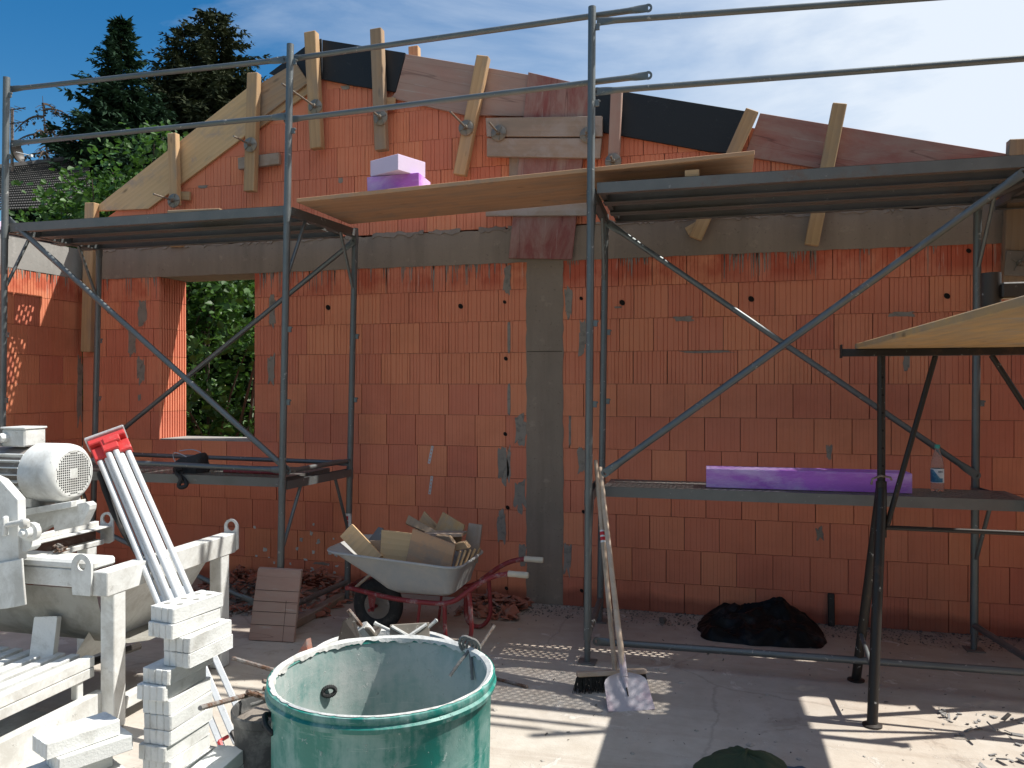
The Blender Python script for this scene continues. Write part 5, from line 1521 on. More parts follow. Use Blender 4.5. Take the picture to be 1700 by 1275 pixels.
# cross lip of the tank and the tank itself
sbox('tank_rim', ((RX + RX2) / 2 - 0.10, Y0S + 0.09, ZT + 0.022), (RX - RX2 + 0.10, 0.16, 0.045), bev=0.012)
sbox('tank_lip', ((RX + RX2) / 2 - 0.06, Y0S + 0.020, ZT - 0.045), (RX - RX2 - 0.06, 0.02, 0.088), 'white')
m = MB()
prof = [(0.0, 0.70), (0.03, 0.58), (0.09, 0.46), (0.20, 0.37), (0.38, 0.33), (0.75, 0.33)]
nx = 10; V = []
for (dy, z) in prof:
    for k in range(nx + 1): V.append(Vector((-2.35 + (RX - 0.055 + 2.35) * k / nx + (0.05 if z < .5 else 0) * 0, Y0S + 0.035 + dy, z + 0.004 * mnoise.noise(Vector((k * 2.0, z * 9, 0))))))
F = [(i * (nx + 1) + k, i * (nx + 1) + k + 1, (i + 1) * (nx + 1) + k + 1, (i + 1) * (nx + 1) + k) for i in range(len(prof) - 1) for k in range(nx)]
m.add(V, F); m.build('tank', M['grey_sludge'], sw_, True)
# side pan under the right rail
m = MB(); m.add([(RX - .05, Y0S + .14, .66), (RX - .05, Y1S - .15, .66), (RX - .32, Y1S - .15, .26), (RX - .32, Y0S + .14, .26)], [(0, 1, 2, 3)]); m.build('side_pan', M['white'], sw_)
m = MB(); m.tube((RX - .25, Y0S - .35, 0.30), (RX - .02, Y0S + 0.3, 0.34), 0.02, 8); m.build('drain_pipe', M['steel_black'], sw_, True)
sbox('foot_rail', (RX, (Y0S + Y1S) / 2, 0.10), (0.06, Y1S - Y0S - .3, 0.06))
# slatted cart in front
for k in range(9):
    sbox('table_slat', (-1.455 - k * 0.088, -3.16, 0.345), (0.052, 0.80, 0.05), 'white', bev=0.003)
sbox('table_edge', (-1.452, -3.16, 0.292), (0.045, 0.80, 0.05), 'white')
sbox('table_cross', (-1.80, -3.45, 0.294), (0.65, 0.05, 0.045), 'white'); sbox('table_cross', (-1.80, -2.80, 0.294), (0.65, 0.05, 0.045), 'white')
sbox('base_beam', (-1.42, -3.16, 0.098), (0.05, 0.86, 0.185), 'white', Matrix.Rotation(0.0, 3, 'X'))
sbox('base_tray', (-1.85, -3.16, 0.035), (0.82, 0.84, 0.03), 'grey_sludge')
for y in (-3.5, -2.84): sbox('table_post', (-1.46, y, 0.225), (0.04, 0.04, 0.085))
# motor: axis along x
mc = onY(123, 785, -2.55); MR = 0.158
def rx(m_, **k): return m_
m = MB(); m.lathe((mc.x, mc.y, mc.z), [(MR * .965, -0.215), (MR, -0.21), (MR, -0.055), (MR * 0.97, -0.028), (MR * 0.86, -0.006), (MR * 0.78, 0.0), (MR * .765, 0.0)], 44, (1, 0, 0)); cover = m.build('fan_cover', M['white'], sw_, True)
# grille: flat disc with punched square holes
m = MB(); g = 0.0125; NN = int(MR * .77 / g) + 1
for i in range(-NN, NN):
    for j in range(-NN, NN):
        cy, cz = (i + .5) * g, (j + .5) * g
        rr = sqrt(cy * cy + cz * cz)
        if rr > MR * 0.775: continue
        hole = 0.027 < rr < MR * 0.70
        a, b = g / 2, 0.0043
        P = lambda y, z: Vector((mc.x - 0.001, mc.y + cy + y, mc.z + cz + z))
        if not hole: m.add([P(-a, -a), P(a, -a), P(a, a), P(-a, a)], [(0, 1, 2, 3)])
        else: m.add([P(-a, -a), P(a, -a), P(a, a), P(-a, a), P(-b, -b), P(b, -b), P(b, b), P(-b, b)], [(0, 1, 5, 4), (1, 2, 6, 5), (2, 3, 7, 6), (3, 0, 4, 7)])
m.build('grille', M['white'], cover)
m = MB(); m.lathe((mc.x, mc.y, mc.z), [(0, -0.03), (MR * .8, -0.03)], 24, (1, 0, 0)); m.build('grille_dark_disc', M['hole'], cover)  # flat black disc painted as the dark behind the grille
m = MB(); m.lathe((mc.x, mc.y, mc.z), [(0, -0.56), (MR * .8, -0.56), (MR * 0.85, -0.54), (MR * .85, -0.20), (0, -0.20)], 36, (1, 0, 0)); mot = m.build('motor_body', M['motor_brown'], sw_, True)
m = MB()
for k in range(26):
    q = 2 * pi * k / 26
    if 0.9 < q < 2.2: continue
    u = Vector((0, cos(q), sin(q)))
    m.box((mc.x - 0.375, mc.y + u.y * MR * 0.92, mc.z + u.z * MR * 0.92), (0.33, 0.006, MR * 0.2), Matrix.Rotation(q - pi / 2, 3, 'X'))
m.build('cooling_fin', M['white'], mot, False)
sbox('terminal_box', (mc.x - 0.32, mc.y - 0.01, mc.z + MR + 0.030), (0.155, 0.14, 0.095), 'white', bev=0.008, par=mot)
sbox('terminal_lid', (mc.x - 0.32, mc.y - 0.01, mc.z + MR + 0.082), (0.166, 0.15, 0.012), 'white', par=mot)
m = MB(); gl = Vector((mc.x - 0.37, mc.y - 0.085, mc.z + MR + 0.030)); m.lathe(gl, [(0.0, -0.01), (0.026, -0.01), (0.026, 0.02), (0.02, 0.035), (0.0, 0.036)], 8, (0, -1, 0)); m.build('cable_gland', M['white'], mot, True)
rope([gl + Vector((0, -.03, 0)), gl + Vector((-.02, -.07, -.01)), gl + Vector((-.07, -.11, -.09)), gl + Vector((-.10, -.12, -.25)), gl + Vector((-.10, -.10, -.42))], 0.011, 'cable', mot, 'cable')
sbox('motor_foot', (mc.x - 0.33, mc.y, mc.z - MR + 0.005), (0.30, 0.20, 0.05), 'white')
sbox('motor_foot', (mc.x - 0.06, mc.y + .02, mc.z - MR - 0.005), (0.06, 0.12, 0.05), 'white')
# tilting arm under the motor
def spoly(name, pts, Y, t, mat='white', bevel=True):
    o = slab(name, [onY(x, y, Y) for (x, y) in pts], (0, t, 0), M[mat], sw_); return o
spoly('motor_carrier', [(-40, 868), (26, 852), (143, 833), (149, 838), (148, 846), (136, 872), (90, 882), (88, 870), (40, 898), (-40, 912)], -2.62, 0.05)
spoly('carrier_bar', [(-40, 852), (30, 846), (118, 832), (118, 842), (30, 858), (-40, 866)], -2.66, 0.10)
spoly('blade_guard', [(-60, 770), (0, 796), (29, 829), (31, 930), (12, 938), (-60, 948)], -2.86, 0.05)
spoly('splash_flap', [(-60, 945), (36, 927), (38, 960), (42, 1004), (10, 1010), (-60, 1016)], -2.88, 0.012)
p = onY(43, 884, -2.88)
m = MB(); m.lathe(p, [(0, -0.05), (0.045, -0.05), (0.048, -0.02), (0.03, -0.015), (0.028, 0.015), (0.014, 0.018), (0.014, 0.032), (0, 0.034)], 16, (0, -1, 0)); m.build('pivot_bolt', M['white'], sw_, True)
p = onY(26, 868, -2.88); m = MB(); m.tube(p + Vector((-.06, -.01, -.012)), p + Vector((.07, -.01, .012)), 0.014, 10); m.box(p + Vector((-.05, -.012, -.015)), (0.026, 0.03, 0.10), bev=0.008); m.box(p + Vector((.06, -.005, 0)), (0.05, 0.04, 0.05), bev=0.012); m.build('clamp_handle', M['white'], sw_, True)
spoly('pivot_bracket', [(31, 872), (50, 872), (52, 908), (45, 915), (31, 917)], -2.84, 0.06)
m = MB(); p = onZ(100, 918, ZT + .046)
for k in range(26):
    q = random.uniform(0, 6.28); r_ = random.uniform(0, .028)
    m.box(p + Vector((cos(q) * r_, sin(q) * r_, random.uniform(.004, .045))), (0.035, 0.006, 0.006), Matrix.Rotation(random.uniform(0, 3), 3, 'Z') @ Matrix.Rotation(random.uniform(-.5, .5), 3, 'Y'))
tag(m.build('wire_bundle', M['rust']), 'small rusty coil of tie wire lying on the saw tank', 'wire coil')

# ------------------------------------------------------------------ surveyor tripod leaning on the saw
tp_ = thing('surveying_tripod', onZ(405, 1256, 0), 'folded aluminium surveying tripod with red head leaning on the saw', 'tripod')
def dz(y): return 3.62 + (1256 - y) / (1256 - 740) * 0.90
F0 = onZ(402, 1256, 0.01); T0 = at(183, 742, dz(742))
axd = (T0 - F0).normalized()
side_ = axd.cross((CAM - T0).normalized()).normalized()
if side_.x < 0: side_ = -side_
fr_ = axd.cross(side_); fr_ = fr_ if fr_.dot(CAM - T0) > 0 else -fr_
LT = (T0 - F0).length
def tpt(f, s, d=0.0): return F0 + axd * (LT * f) + side_ * s + fr_ * d
legs = ((-0.056, 0.0), (0.0, 0.026), (0.058, -0.008))
for k, (s, d) in enumerate(legs):
    for off in (-0.019, 0.019):
        m = MB(); m.tube(tpt(0.30, s + off, d), tpt(0.985, s + off, d), 0.0165, 12); m.build('leg_tube', M['alu'], tp_, True)
    lo_f = 0.0 if k != 2 else 0.02
    o = plank('leg_slide', tpt(lo_f + .03, s * 1.1, d), tpt(0.48, s, d), 0.030, 0.014, M['alu'], tp_, thick=fr_)
    m = MB(); c = tpt(0.305, s, d); m.box(c, (0.072, 0.036, 0.06), Matrix((side_, fr_, axd)).transposed(), 0.006); m.build('leg_clamp', M['red_plastic'], tp_)
    m = MB(); m.tube(tpt(lo_f, s * 1.1, d), tpt(lo_f + .06, s * 1.1, d), 0.004, 8, 0.014); m.box(tpt(lo_f + .06, s * 1.1 + .02, d), (0.05, 0.02, 0.014), Matrix((side_, fr_, axd)).transposed(), 0.004); m.build('foot_spike', M['steel_black'] if k else M['red_plastic'], tp_)
R3 = Matrix((side_, fr_, axd)).transposed()
def tbox(name, s, d, f, size, mat):
    m = MB(); m.box(tpt(f, s, d), size, R3, 0.006); return m.build(name, M[mat], tp_)
tbox('hinge_block', -0.060, 0.0, 0.985, (0.075, 0.055, 0.085), 'red_plastic'); tbox('hinge_block', 0.002, 0.03, 0.992, (0.085, 0.055, 0.085), 'red_plastic'); tbox('hinge_block', 0.068, -0.006, 0.985, (0.07, 0.055, 0.08), 'red_plastic')
tbox('head_frame', 0.0, 0.0, 1.018, (0.20, 0.12, 0.035), 'red_plastic')
tbox('head_plate', 0.0, 0.0, 1.036, (0.215, 0.135, 0.014), 'alu')
tbox('hinge_link', 0.02, 0.05, 1.004, (0.09, 0.03, 0.045), 'red_plastic')
# dark strap hanging behind
rope([tpt(0.95, -0.10, -0.06), tpt(0.80, -0.115, -0.10), tpt(0.62, -0.07, -0.10), tpt(0.50, -0.01, -0.07)], 0.016, 'carry_strap', tp_, 'black_rubber')

# ------------------------------------------------------------------ broom and shovel at the scaffold post
bh = (onZ(957, 1150, 0), onZ(1071, 1144, 0))
br = thing('broom', (bh[0] + bh[1]) / 2, 'wide yard broom with black bristles leaning at the scaffold post behind the shovel', 'broom')
zb = 0.085
plank('broom_head', bh[0] + Vector((0, .02, zb + .012)), bh[1] + Vector((0, .02, zb + .012)), 0.062, 0.026, M['handle'], br, thick=(0, .25, 1))
m = MB(); d = bh[1] - bh[0]
for k in range(520):
    f = random.random(); q = random.uniform(-.026, .026)
    a = bh[0] + d * f + Vector((0, .02 + q, zb)); e = a + Vector((random.uniform(-.022, .022), q * .5 + random.uniform(-.015, .012), -zb + .004))
    m.tube(a, e, 0.0026, 3, 0.0016, False)
m.build('bristles', M['bristle'], br, kind='stuff')
ha = (bh[0] + bh[1]) / 2 + Vector((0.02, .02, zb + .02)); hb = onY(989, 764, -1.12)
m = MB(); m.path([ha.lerp(hb, k / 6) for k in range(7)], 0.0135, 12, [0.0145] * 5 + [0.0138, 0.012]); m.build('broom_handle', M['handle'], br, True)
lb_ = ha.lerp(hb, 0.62)
m = MB(); m.tube(ha.lerp(hb, .585), ha.lerp(hb, .645), 0.0150, 12); stk = m.build('handle_sticker', M['label_white'], br, True)
m = MB(); m.tube(ha.lerp(hb, .595), ha.lerp(hb, .612), 0.0153, 12); m.tube(ha.lerp(hb, .62), ha.lerp(hb, .637), 0.0153, 12); m.build('sticker_print', M['label_red'], br, True)
# shovel
sb0, sb1 = onZ(1011, 1181, 0.004), onZ(1086, 1177, 0.004)
sh = thing('shovel', (sb0 + sb1) / 2, 'flat shovel with lime-white blade leaning at the scaffold post', 'shovel')
mid = (sb0 + sb1) / 2; ux = (sb1 - sb0).normalized(); hb2 = onY(996, 776, -1.10)
base = onZ(1036, 1122, 0.0); 
upv = (at(1034, 1118, (at(1034, 1118, 1) and 4.30)) - mid); upv = Vector((mid.x - 0.062, mid.y + 0.155, 0.125)) - mid
nrm = ux.cross(upv).normalized()
if nrm.y > 0: nrm = -nrm
m = MB(); nu, nv = 14, 12; V = []
for j in range(nv + 1):
    v = j / nv
    w_ = 0.128 - 0.012 * v
    if v > 0.72: w_ = (0.128 - 0.012 * 0.72) * sqrt(max(0.0, 1 - ((v - 0.72) / 0.285) ** 2)) * 0.97 + 0.004
    for i in range(nu + 1):
        s = -1 + 2 * i / nu
        cup = 0.020 * (s * s) * (0.4 + 0.6 * v) + 0.018 * v * v
        V.append(mid + ux * (s * w_) + upv * v + nrm * (cup - 0.006))
n = len(V); V2 = [p - nrm * 0.003 for p in V]
F = [(j * (nu + 1) + i, j * (nu + 1) + i + 1, (j + 1) * (nu + 1) + i + 1, (j + 1) * (nu + 1) + i) for j in range(nv) for i in range(nu)]
m.add(V, F); m.add(V2, [tuple(reversed(f)) for f in F])
bl = m.build('blade', M['shovel'], sh, True)
neck = mid + upv * 0.93 + nrm * 0.012
m = MB(); m.tube(mid + upv * 0.62 + nrm * 0.008, neck, 0.006, 8, 0.018); m.tube(neck, neck + (hb2 - neck).normalized() * 0.12, 0.0205, 12, 0.0195); m.build('socket', M['shovel'], bl, True)
m = MB(); m.tube(mid + upv * 0.40 + nrm * 0.002, mid + upv * 0.62 + nrm * 0.006, 0.003, 6, 0.005); m.build('blade_rib', M['steel_black'], bl, True)
sag = (hb2 - neck); pts = [neck.lerp(hb2, k / 10) + Vector((0.0, -0.012, 0)) * sin(pi * k / 10) for k in range(11)]
m = MB(); m.path(pts, 0.0175, 14, [0.0185, 0.018, 0.0172, 0.0165, 0.016, 0.016, 0.0158, 0.0158, 0.0158, 0.016, 0.0148]); m.build('shovel_handle', M['handle'], sh, True)

# ------------------------------------------------------------------ black plastic bag by the wall
m = MB(); X0, X1 = onZ(1158, 1045, 0).x, onZ(1372, 1062, 0).x; Ya, Yb = -0.62, -0.02
nx, ny = 110, 60; V = []
for j in range(ny + 1):
    for i in range(nx + 1):
        u, v = i / nx, j / ny
        x = X0 + (X1 - X0) * u; y = Ya + (Yb - Ya) * v
        e = min(1, min(u, 1 - u, v * 1.3, (1 - v) * 2.5 + .2) * 6)
        e = max(0, e) ** 0.6
        h = 0.075 * math.exp(-((u - .40) / .22) ** 2 - ((v - .60) / .30) ** 2) + 0.13 * math.exp(-((u - .68) / .16) ** 2 - ((v - .72) / .30) ** 2) + 0.055
        p3 = Vector((x * 7, y * 7, 3.3))
        q3 = Vector((x * 3.4 + y * 2.2, y * 6.5 - x * 1.1, 1.7)); fold = 0.17 * (0.40 - abs(mnoise.noise(q3))) + 0.055 * (0.42 - abs(mnoise.noise(q3 * 2.4))) + 0.004 * mnoise.noise(p3 * 5)
        z = max(0.002, (h + fold) * e * 0.78)
        wobx = 0.03 * mnoise.noise(Vector((u * 6, v * 6, 9.0))); woby = 0.03 * mnoise.noise(Vector((u * 6, v * 6, 2.0)))
        # tuck the outline into a rounder shape
        k = 0.80 + 0.20 * sqrt(max(0, 1 - (2 * v - 1) ** 2))
        V.append(Vector((X0 + (X1 - X0) * (0.5 + (u - .5) * k) + wobx, y + woby * .6 + 0.10 * (abs(u - .45)) ** 1.5, z)))
m.add(V, [(j * (nx + 1) + i, j * (nx + 1) + i + 1, (j + 1) * (nx + 1) + i + 1, (j + 1) * (nx + 1) + i) for j in range(ny) for i in range(nx)])
tag(m.build('plastic_bag', M['black_bag'], None, True), 'crumpled black plastic sheeting heaped at the foot of the wall', 'plastic sheet')
p0, p1 = onY(1380, 985, -0.03), onY(1381, 1042, -0.03)
tag(plank('wood_peg', Vector((p0.x, -0.04, 0.0)), Vector((p0.x, -0.02, p0.z)), 0.045, 0.03, M['steel_black'], None, thick=(0, 1, 0)), 'dark peg standing against the wall beside the black sheeting', 'peg')

# ------------------------------------------------------------------ trestles with the work platform
def trestle(ox, oy, label):
    t = thing('steel_trestle', (ox, oy, 0), label, 'trestle')
    zt = 1.895; W_ = 1.15
    m = MB(); m.box((ox + W_ / 2 - 0.11, oy, zt), (W_ + 0.30, 0.042, 0.040), bev=0.003); m.build('top_beam', M['steel_black'], t)
    for xx in (ox - 0.262, ox + W_ + 0.042):
        m = MB(); m.box((xx, oy, zt + 0.008), (0.008, 0.05, 0.072), bev=0.001); m.build('end_stop', M['steel_black'], t)
    for (xx, s) in ((ox - 0.06, 1), (ox + W_ - 0.13, -1)):
        m = MB(); m.tube((xx, oy, zt - 0.02), (xx, oy, 1.02), 0.0205, 14); tub = m.build('inner_tube', M['steel_black'], t, True)
        m = MB()
        for k in range(8): m.lathe((xx + 0.004, oy - 0.0208, 1.76 - k * 0.095), [(0, 0), (0.0062, 0)], 10, (0, -1, 0))
        m.build('pin_hole', M['hole'], tub)
        m = MB(); m.tube((xx, oy, 1.20), (xx, oy, 0.90), 0.0275, 14); m.build('sleeve', M['steel_black'], t, True)
        for (fy, fx) in ((-0.31, -0.10 * s), (0.32, -0.075 * s)):
            foot = Vector((xx + fx, oy + fy, 0.008)); top = Vector((xx, oy + (0.012 if fy > 0 else -0.012), 1.16))
            m = MB(); m.tube(foot, top, 0.026, 14); lg = m.build('leg', M['steel_black'], t, True)
            m = MB(); m.lathe(Vector((foot.x, foot.y, 0)), [(0.048, 0.001), (0.048, 0.008), (0.02, 0.016)], 16); m.build('foot_plate', M['steel_black'], lg, True)
        m = MB(); a = Vector((xx - 0.062 * s, oy + 0.25, 0.30)); b = Vector((xx - 0.078 * s, oy - 0.24, 0.24)); m.tube(a, b, 0.012, 10); m.build('spreader', M['galv'], t, True)
        m = MB(); m.path([Vector((xx - 0.055, oy - 0.03, 1.185)), Vector((xx - 0.05, oy - 0.035, 1.215)), Vector((xx - 0.01, oy - 0.04, 1.235)), Vector((xx + 0.04, oy - 0.03, 1.225)), Vector((xx + 0.05, oy, 1.21))], 0.006, 8); m.build('locking_pin', M['rust'], t, True)
    m = MB(); m.tube((ox - 0.04, oy - 0.02, 0.955), (ox + W_ - 0.14, oy - 0.02, 0.955), 0.0125, 10); m.build('cross_rod', M['steel_black'], t, True)
    m = MB(); m.tube((ox + 0.205, oy, zt - 0.02), (ox - 0.035, oy - 0.02, 0.965), 0.0145, 10); m.build('strut', M['steel_black'], t, True)
    m = MB(); m.tube((ox + 0.47, oy, zt - 0.02), (ox + W_ - 0.16, oy - 0.02, 0.965), 0.0145, 10); m.build('strut', M['steel_black'], t, True)
    return t
tb0 = onY(1463, 637, -1.42)
trestle(tb0.x + 0.06, -1.42, 'black height-adjustable steel trestle carrying the yellow boards at the wall side')
trestle(tb0.x + 0.06, -4.35, 'black steel trestle carrying the near end of the yellow boards')
XB = onY(1440, 577, -1.40).x - 0.06
for k in range(2):
    o = plank('platform_board', Vector((XB + 0.255 + k * 0.515, -1.36 + 0.02 * k, 1.931)), Vector((XB + 0.255 + k * 0.515, -4.55, 1.931)), 0.505, 0.030, M['ply_yellow'], None, thick=(0, 0, 1))
    tag(o, ('yellow plywood board on the trestles, edge facing the column' if k == 0 else 'second yellow plywood board on the trestles, next to the first'), 'platform board')
tq = at(1645, 484, 2.62)
th_ = thing('rail_post', (tq.x, tq.y, 1.946), 'thick black steel tube with a side arm standing on the trestle boards', 'steel post')
m = MB(); m.tube((tq.x, tq.y, 1.948), (tq.x, tq.y, at(1645, 453, 2.62).z), 0.0305, 20); m.build('tube', M['steel_black'], th_, True)
m = MB(); zz = at(1670, 484, 2.62).z; m.box((tq.x + 0.42, tq.y - 0.02, zz), (0.80, 0.052, 0.052), bev=0.005); m.build('side_arm', M['steel_black'], th_)

# ------------------------------------------------------------------ canvas bundle at the front edge
cb = onZ(1240, 1290, 0.0)
m = MB(); nu, nv = 40, 18; V = []
for j in range(nv + 1):
    th2 = pi / 2 * j / nv
    for i in range(nu):
        q = 2 * pi * i / nu
        r_ = 1 + 0.22 * mnoise.noise(Vector((cos(q) * 1.6, sin(q) * 1.6, th2 * 1.4))) + 0.05 * mnoise.noise(Vector((cos(q) * 6, sin(q) * 6, th2 * 4)))
        V.append(cb + Vector((cos(q) * cos(th2) * 0.215 * r_, sin(q) * cos(th2) * 0.17 * r_ - 0.05, max(0.001, sin(th2) * 0.125 * r_))))
m.add(V, [(j * nu + i, j * nu + (i + 1) % nu, (j + 1) * nu + (i + 1) % nu, (j + 1) * nu + i) for j in range(nv) for i in range(nu)])
tag(m.build('canvas_bundle', M['canvas_green'], None, True), 'dark green canvas bundle lying on the floor at the front', 'canvas bundle')
cb2 = onZ(1335, 1305, 0.0); m = MB(); V = []
for j in range(nv + 1):
    th2 = pi / 2 * j / nv
    for i in range(nu):
        q = 2 * pi * i / nu
        r_ = 1 + 0.20 * mnoise.noise(Vector((cos(q) * 1.8 + 5, sin(q) * 1.8, th2 * 1.4)))
        V.append(cb2 + Vector((cos(q) * cos(th2) * 0.13 * r_, sin(q) * cos(th2) * 0.14 * r_ - 0.03, max(0.001, sin(th2) * 0.075 * r_))))
m.add(V, [(j * nu + i, j * nu + (i + 1) % nu, (j + 1) * nu + (i + 1) % nu, (j + 1) * nu + i) for j in range(nv) for i in range(nu)])
tag(m.build('blue_cloth', M['canvas_blue'], None, True), 'blue cloth lying beside the green canvas bundle', 'cloth')

# ------------------------------------------------------------------ board leaning at the scaffold foot
b0, b1 = onZ(412, 1062, 0.004), onZ(487, 1066, 0.004)
tl, tr_ = onY(428, 943, b0.y + 0.10), onY(500, 947, b1.y + 0.10)
tag(slab('leaning_board', [b0, b1, tr_, tl], Vector((0, 0.026, 0.006)), M['redply_pale'], None, b1 - b0), 'pinkish shuttering board leaning upright at the foot of the scaffold post', 'board')
lbd = bpy.context.scene.collection.objects['leaning_board']
nn_ = (b1 - b0).cross(tl - b0).normalized(); nn_ = nn_ if nn_.y < 0 else -nn_
for f in (0.22, 0.40, 0.545, 0.70):
    m = MB(); p, q = b0.lerp(tl, f) + nn_ * 0.0008, b1.lerp(tr_, f) + nn_ * 0.0008; m.tube(p, q, 0.0014, 5); m.build('board_seam', M['hole'], lbd)
m = MB(); m.tube(b0.lerp(b1, .76) + nn_ * 0.0008, b0.lerp(b1, .74).lerp(tl.lerp(tr_, .74), .57) + nn_ * .0008, 0.0011, 5); m.build('board_seam', M['hole'], lbd)
o = plank('floor_timber', onZ(478, 1040, 0.03), onZ(578, 985, 0.03), 0.075, 0.055, M['wood_grey'], None, thick=(0, 0, 1)); tag(o, 'grey timber lying on the floor between the leaning board and the wheelbarrow', 'timber')

# ------------------------------------------------------------------ tool bag and red tube on the low left deck
tbp = onY(318, 788, -0.98); tbp.z = 1.072
bag = thing('tool_bag', tbp, 'black tool bag with wire handles lying on the low scaffold deck', 'tool bag')
m = MB(); nu, nv = 28, 12; V = []
for j in range(nv + 1):
    v = j / nv
    for i in range(nu):
        q = 2 * pi * i / nu; e = 0.6
        cx = math.copysign(abs(cos(q)) ** e, cos(q)); cy = math.copysign(abs(sin(q)) ** e, sin(q))
        r_ = (1 - 0.25 * v ** 3) * (1 + 0.10 * mnoise.noise(Vector((cos(q) * 2, sin(q) * 2, v * 3))))
        V.append(tbp + Vector((cx * 0.125 * r_, cy * 0.085 * r_, v * (0.115 + 0.03 * cos(q)))))
m.add(V, [(j * nu + i, j * nu + (i + 1) % nu, (j + 1) * nu + (i + 1) % nu, (j + 1) * nu + i) for j in range(nv) for i in range(nu)] + [tuple(nv * nu + i for i in range(nu)), tuple(reversed(range(nu)))])
m.build('bag_body', M['black_rubber'], bag, True)
m = MB(); w0 = onY(300, 800, -1.13); P = [Vector((tbp.x - 0.02, -1.07, 1.10)), Vector((tbp.x - 0.03, -1.13, 1.09)), Vector((w0.x + .02, -1.145, 1.04)), Vector((w0.x - 0.01, -1.15, 0.985)), Vector((w0.x + 0.03, -1.145, 0.975)), Vector((w0.x + 0.06, -1.13, 1.0)), Vector((tbp.x, -1.10, 1.08))]
Q = P
for _ in range(2):
    R_2 = [Q[0]]
    for k in range(len(Q) - 1): R_2 += [Q[k].lerp(Q[k + 1], .25), Q[k].lerp(Q[k + 1], .75)]
    Q = R_2 + [Q[-1]]
m.path(Q, 0.015, 8)
m.build('strap', M['black_rubber'], bag, True)
rope([tbp + Vector((-.11, -.02, .05)), tbp + Vector((-.14, -.03, .11)), tbp + Vector((-.13, -.03, .15)), tbp + Vector((-.02, -.05, .125)), tbp + Vector((.0, -.04, .10))], 0.0032, 'wire_handle', bag, 'bright_strip')
rope([tbp + Vector((-.13, .03, .15)), tbp + Vector((-.03, .05, .165)), tbp + Vector((.06, .04, .14)), tbp + Vector((.07, .03, .10))], 0.0032, 'wire_handle', bag, 'bright_strip')
a, b = onY(372, 784, -0.98), onY(462, 790, -1.0); a.z = b.z = 1.085
m = MB(); m.tube(a, b, 0.012, 10); m.tube(b, b + (b - a).normalized() * 0.03, 0.016, 10); tag(m.build('red_tube', M['red_frame'], None, True), 'thin red tube lying on the low scaffold deck beside the tool bag', 'tube')

# ------------------------------------------------------------------ rubble, grit, chips
def shard_heap(name, x0, x1, y0, y1, n, hmax, smin, smax, mat, label, cat, seed, peak=None):
    r = random.Random(seed); m = MB()
    for k in range(n):
        x = r.uniform(x0, x1); y = y1 - (y1 - y0) * r.random() ** 1.5
        h = 0.0
        for (cx, cy, rr, hh) in (peak or []):
            h = max(h, hh * max(0, 1 - sqrt((x - cx) ** 2 + ((y - cy) * 1.2) ** 2) / rr))
        z = h * r.random() ** 0.4 + 0.004
        s = r.uniform(smin, smax) * (1.4 if r.random() < .12 else 1)
        R = Matrix.Rotation(r.uniform(0, 6.28), 3, 'Z') @ Matrix.Rotation(r.gauss(0, .45), 3, 'X') @ Matrix.Rotation(r.gauss(0, .35), 3, 'Y')
        a, b, c = s * r.uniform(.7, 1.5), s * r.uniform(.3, .8), s * r.uniform(.08, .3)
        P = []
        for (sx, sy) in ((-1, -1), (1, -1), (1, 1), (-1, 1)): P.append(Vector((sx * a * r.uniform(.5, 1), sy * b * r.uniform(.5, 1), 0)))
        V = [R @ p + Vector((x, y, z)) for p in P] + [R @ (p * r.uniform(.75, 1) + Vector((0, 0, c))) + Vector((x, y, z)) for p in P]
        lowest = min(v.z for v in V)
        if lowest < 0: V = [v - Vector((0, 0, lowest)) for v in V]
        m.add(V, [(3, 2, 1, 0), (4, 5, 6, 7), (0, 1, 5, 4), (1, 2, 6, 5), (2, 3, 7, 6), (3, 0, 4, 7)])
    o = m.build(name, M[mat]); return tag(o, label, cat, kind='stuff')
g0 = onZ(545, 1010, 0); g1 = onZ(395, 1005, 0)
hp = [(onY(515, 960, -.25).x, -0.22, .45, .26), (onY(400, 960, -.25).x, -0.25, .5, .20), (onY(470, 960, -.25).x, -0.2, .5, .16)]
shard_heap('brick_rubble', onY(340, 980, -.3).x, onY(585, 980, -.3).x, -0.85, -0.03, 620, .26, .015, .055, 'shard', 'heap of broken orange clay shards along the wall under the left scaffold', 'rubble', 5, hp)
shard_heap('dark_rubble', onY(345, 990, -.4).x, onY(470, 990, -.4).x, -0.95, -0.2, 260, .14, .01, .035, 'grit', 'dark grit and crumbs in front of the clay shards', 'rubble', 6, [(onY(400, 960, -.4).x, -0.45, .5, .12)])
shard_heap('brick_rubble', onY(775, 1000, -.2).x, onY(872, 1000, -.2).x, -0.50, -0.03, 190, .12, .02, .06, 'shard', 'small heap of flat clay shards beside the column foot', 'rubble', 8, [(onY(815, 1000, -.2).x, -0.2, .32, .11)])
shard_heap('wall_grit', 0.0, 3.7, -0.34, -0.005, 2600, 0, .002, .009, 'grit', 'grit and crumbs swept along the foot of the wall', 'grit', 9)
shard_heap('floor_crumbs', -1.2, 3.6, -3.2, -0.3, 420, 0, .002, .009, 'grit', 'crumbs scattered over the concrete floor', 'grit', 10)
shard_heap('stone_chips', onZ(1560, 1200, 0).x, onZ(1700, 1200, 0).x + .3, -2.7, -1.45, 120, 0, .006, .032, 'stone_chip', 'grey stone chips lying in the sunlit floor patch', 'stone chips', 11)
m = MB(); p = onZ(1100, 1034, 0); m.lathe(p, [(0, 0.0), (0.02, 0.002), (0.026, 0.02), (0.02, 0.04), (0, 0.046)], 10); 
for v in m.v: v += Vector((mnoise.noise(v * 30), mnoise.noise(v * 33), 0)) * 0.008
tag(m.build('dirt_clod', M['grit'], None, True), 'single dark clod on the floor between the broom and the black sheeting', 'clod')

